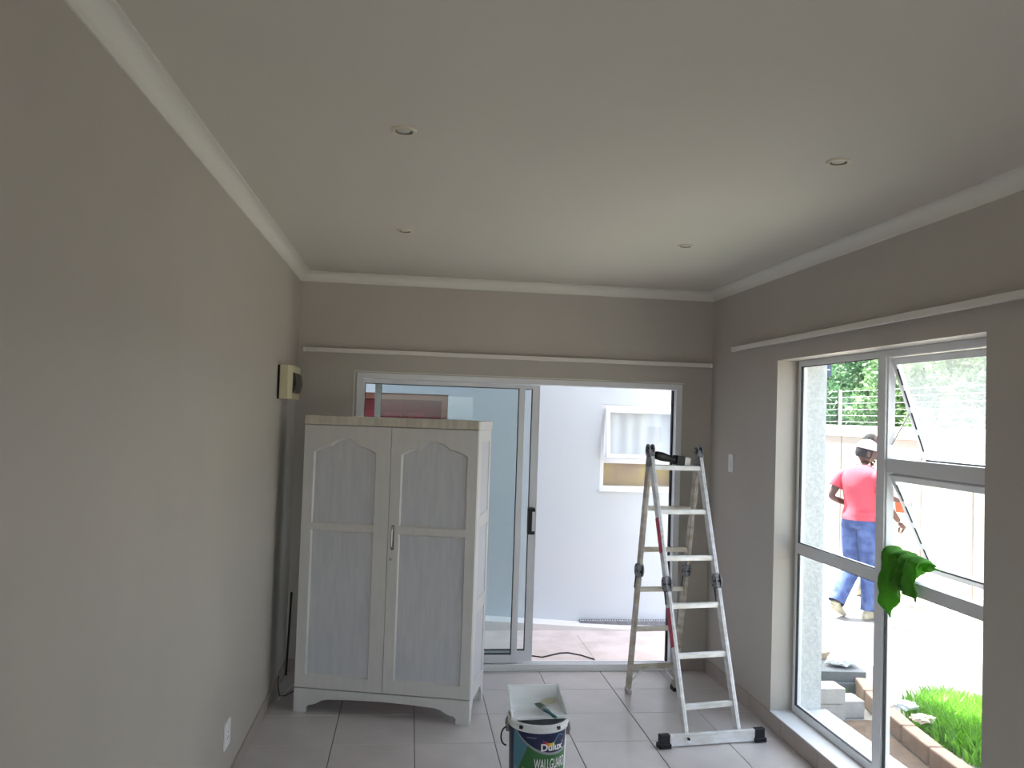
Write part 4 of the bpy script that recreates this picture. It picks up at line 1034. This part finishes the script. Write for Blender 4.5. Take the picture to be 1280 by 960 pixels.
    for hp, kn, an in (('hipL', 'knL', 'anL'), ('hipR', 'knR', 'anR')):
        a, k_, n2 = V[hp], V[kn], V[an]
        tube(bm, [a+Vector((0,0,.06)), a, a.lerp(k_, .35), a.lerp(k_, .7), k_, k_.lerp(n2, .4), k_.lerp(n2, .8), n2+(k_-n2).normalized()*.0], .09, 18, cap=False, rr=[.09, .108, .106, .098, .090, .084, .080, .080])
    for v in bm.verts: v.co += Vector((math.sin(v.co.z*51+v.co.y*30), math.cos(v.co.z*41+v.co.x*25), 0))*.004
    o = obj('trousers', bm, parts['trousers'], t, smooth=True); sm = o.modifiers.new('sub', 'SUBSURF'); sm.levels = 1; sm.render_levels = 2
    for an, ft in (('anL', 'ftL'), ('anR', 'ftR')):
        a, f_ = V[an], V[ft]; dv_ = (f_-a); hz = Vector((dv_.x, dv_.y, 0)).normalized()
        heel = J['heel'+an[-1]]; toe = J['toe'+an[-1]]; heel = Vector(heel); toe = Vector(toe); ax = (toe-heel); Ls = ax.length; ax.normalize(); sd2 = ax.cross(Vector((0,0,1))).normalized(); u2 = sd2.cross(ax).normalized()
        bm = bm_new(); rs = []
        for tt, wd_, hi in ((0, .028, .055), (.06, .038, .085), (.25, .040, .095), (.45, .040, .075), (.65, .046, .055), (.85, .044, .042), (.97, .030, .03), (1.0, .014, .02)):
            c_ = heel+ax*Ls*tt
            rs.append([bm.verts.new(c_ + sd2*wd_*math.cos(q) + u2*(hi/2+hi/2*math.sin(q)*(1 if math.sin(q) > 0 else 1))) for q in [2*math.pi*k/16 for k in range(16)]])
        for A, B in zip(rs, rs[1:]):
            for k in range(16): bm.faces.new((A[k], A[(k+1)%16], B[(k+1)%16], B[k]))
        bm.faces.new(rs[0][::-1]); bm.faces.new(rs[-1])
        tube(bm, [heel+ax*Ls*.17+u2*.05, a], .05, 14, cap=True, rr=[.044, .048])
        obj('shoe', bm, 'shoe', t, smooth=True)
    return t, h, hr
J1 = dict(pelvis=(0,0,.955), waist=(0,.005,1.08), chest=(0,.0,1.28), neck=(0,.02,1.45), neck2=(.0,.05,1.52), head=(.0,.085,1.605), headyaw=R(-38), headpitch=R(-12),
    shL=(-.185,-.01,1.415), elL=(-.265,-.11,1.15), wrL=(-.16,.10,1.07), shR=(.185,.0,1.415), elR=(.255,.03,1.14), wrR=(.285,.20,.955),
    hipL=(-.085,-.01,.90), knL=(-.09,.03,.50), anL=(-.10,-.21,.15), ftL=(-.10,-.12,.06), hipR=(.085,.0,.90), knR=(.09,.05,.48), anR=(.10,.02,.09), ftR=(.10,.14,.04),
    heelL=(-.10,-.275,.095), toeL=(-.10,-.085,.0), heelR=(.10,-.05,0), toeR=(.10,.22,0), palmL=(0,0,-1), palmR=(-1,0,0))
F1 = (.91, .41)
p1, h1, hr1 = person('person', 'man in faded red t-shirt, blue jeans and pale cap walking away outside', (4.40, 7.75, YZ), F1, J1, dict(shirt='shirt', trousers='jeans', hem=.955))
def cap(p, h, hr, J, crown, brim):
    hc = Vector(J['head']); bm = bm_new(); sphere(bm, hc + hr @ Vector((0, -.004, .035)), 1, .090, .108, .098, 24, hr)
    bmesh.ops.delete(bm, geom=[v for v in bm.verts if (hr.inverted() @ (v.co-hc)).z < .03], context='VERTS')
    o = obj('cap', bm, crown, p, smooth=True); s = o.modifiers.new('solid', 'SOLIDIFY'); s.thickness = .004
    bm = bm_new(); n = 16; a = []; b = []
    for k in range(n+1):
        q = math.pi*k/n; a.append(hc + hr @ Vector((.084*math.cos(q), .060+.045*math.sin(q), .036))); b.append(hc + hr @ Vector((.080*math.cos(q), .085+.095*math.sin(q), .022)))
    va = [bm.verts.new(x) for x in a]; vb = [bm.verts.new(x) for x in b]
    for k in range(n): bm.faces.new((va[k], va[k+1], vb[k+1], vb[k]))
    br_ = obj('cap_brim', bm, brim, o, smooth=True); s = br_.modifiers.new('solid', 'SOLIDIFY'); s.thickness = .006
    br_['label'] = 'red brim'
cap(p1, h1, hr1, J1, 'cap', 'capred')
J2 = dict(J1); J2.update(head=(.0,.03,1.665), neck=(0,.01,1.48), neck2=(0,.02,1.56), headyaw=R(-10), headpitch=0, shL=(-.18,0,1.44), elL=(-.21,.02,1.15), wrL=(-.2,.15,.98), shR=(.18,0,1.44), elR=(.21,.10,1.17), wrR=(.16,.32,1.08),
    anL=(-.10,-.03,.09), ftL=(-.1,.1,.04), knL=(-.09,.02,.48), heelL=(-.10,-.10,0), toeL=(-.10,.17,0), chest=(0,0,1.30))
p2, h2, hr2 = person('person', 'second man mostly hidden behind the red shirted man and the mullion', (4.98, 8.62, YZ), (.87, -.49), J2, dict(shirt='cream', trousers='grey', hem=.96))
bm = bm_new(); lathe(bm, [(.0005, 0), (.05, 0), (.062, .13), (.066, .132), (.066, .138), (.058, .138), (.047, .008), (.0005, .008)], 24)
o = tag(obj('orange_tub', bm, 'orange', None, smooth=False), 'orange plastic tub held by the second man', 'tub')
o.location = (5.24, 8.42, .93)
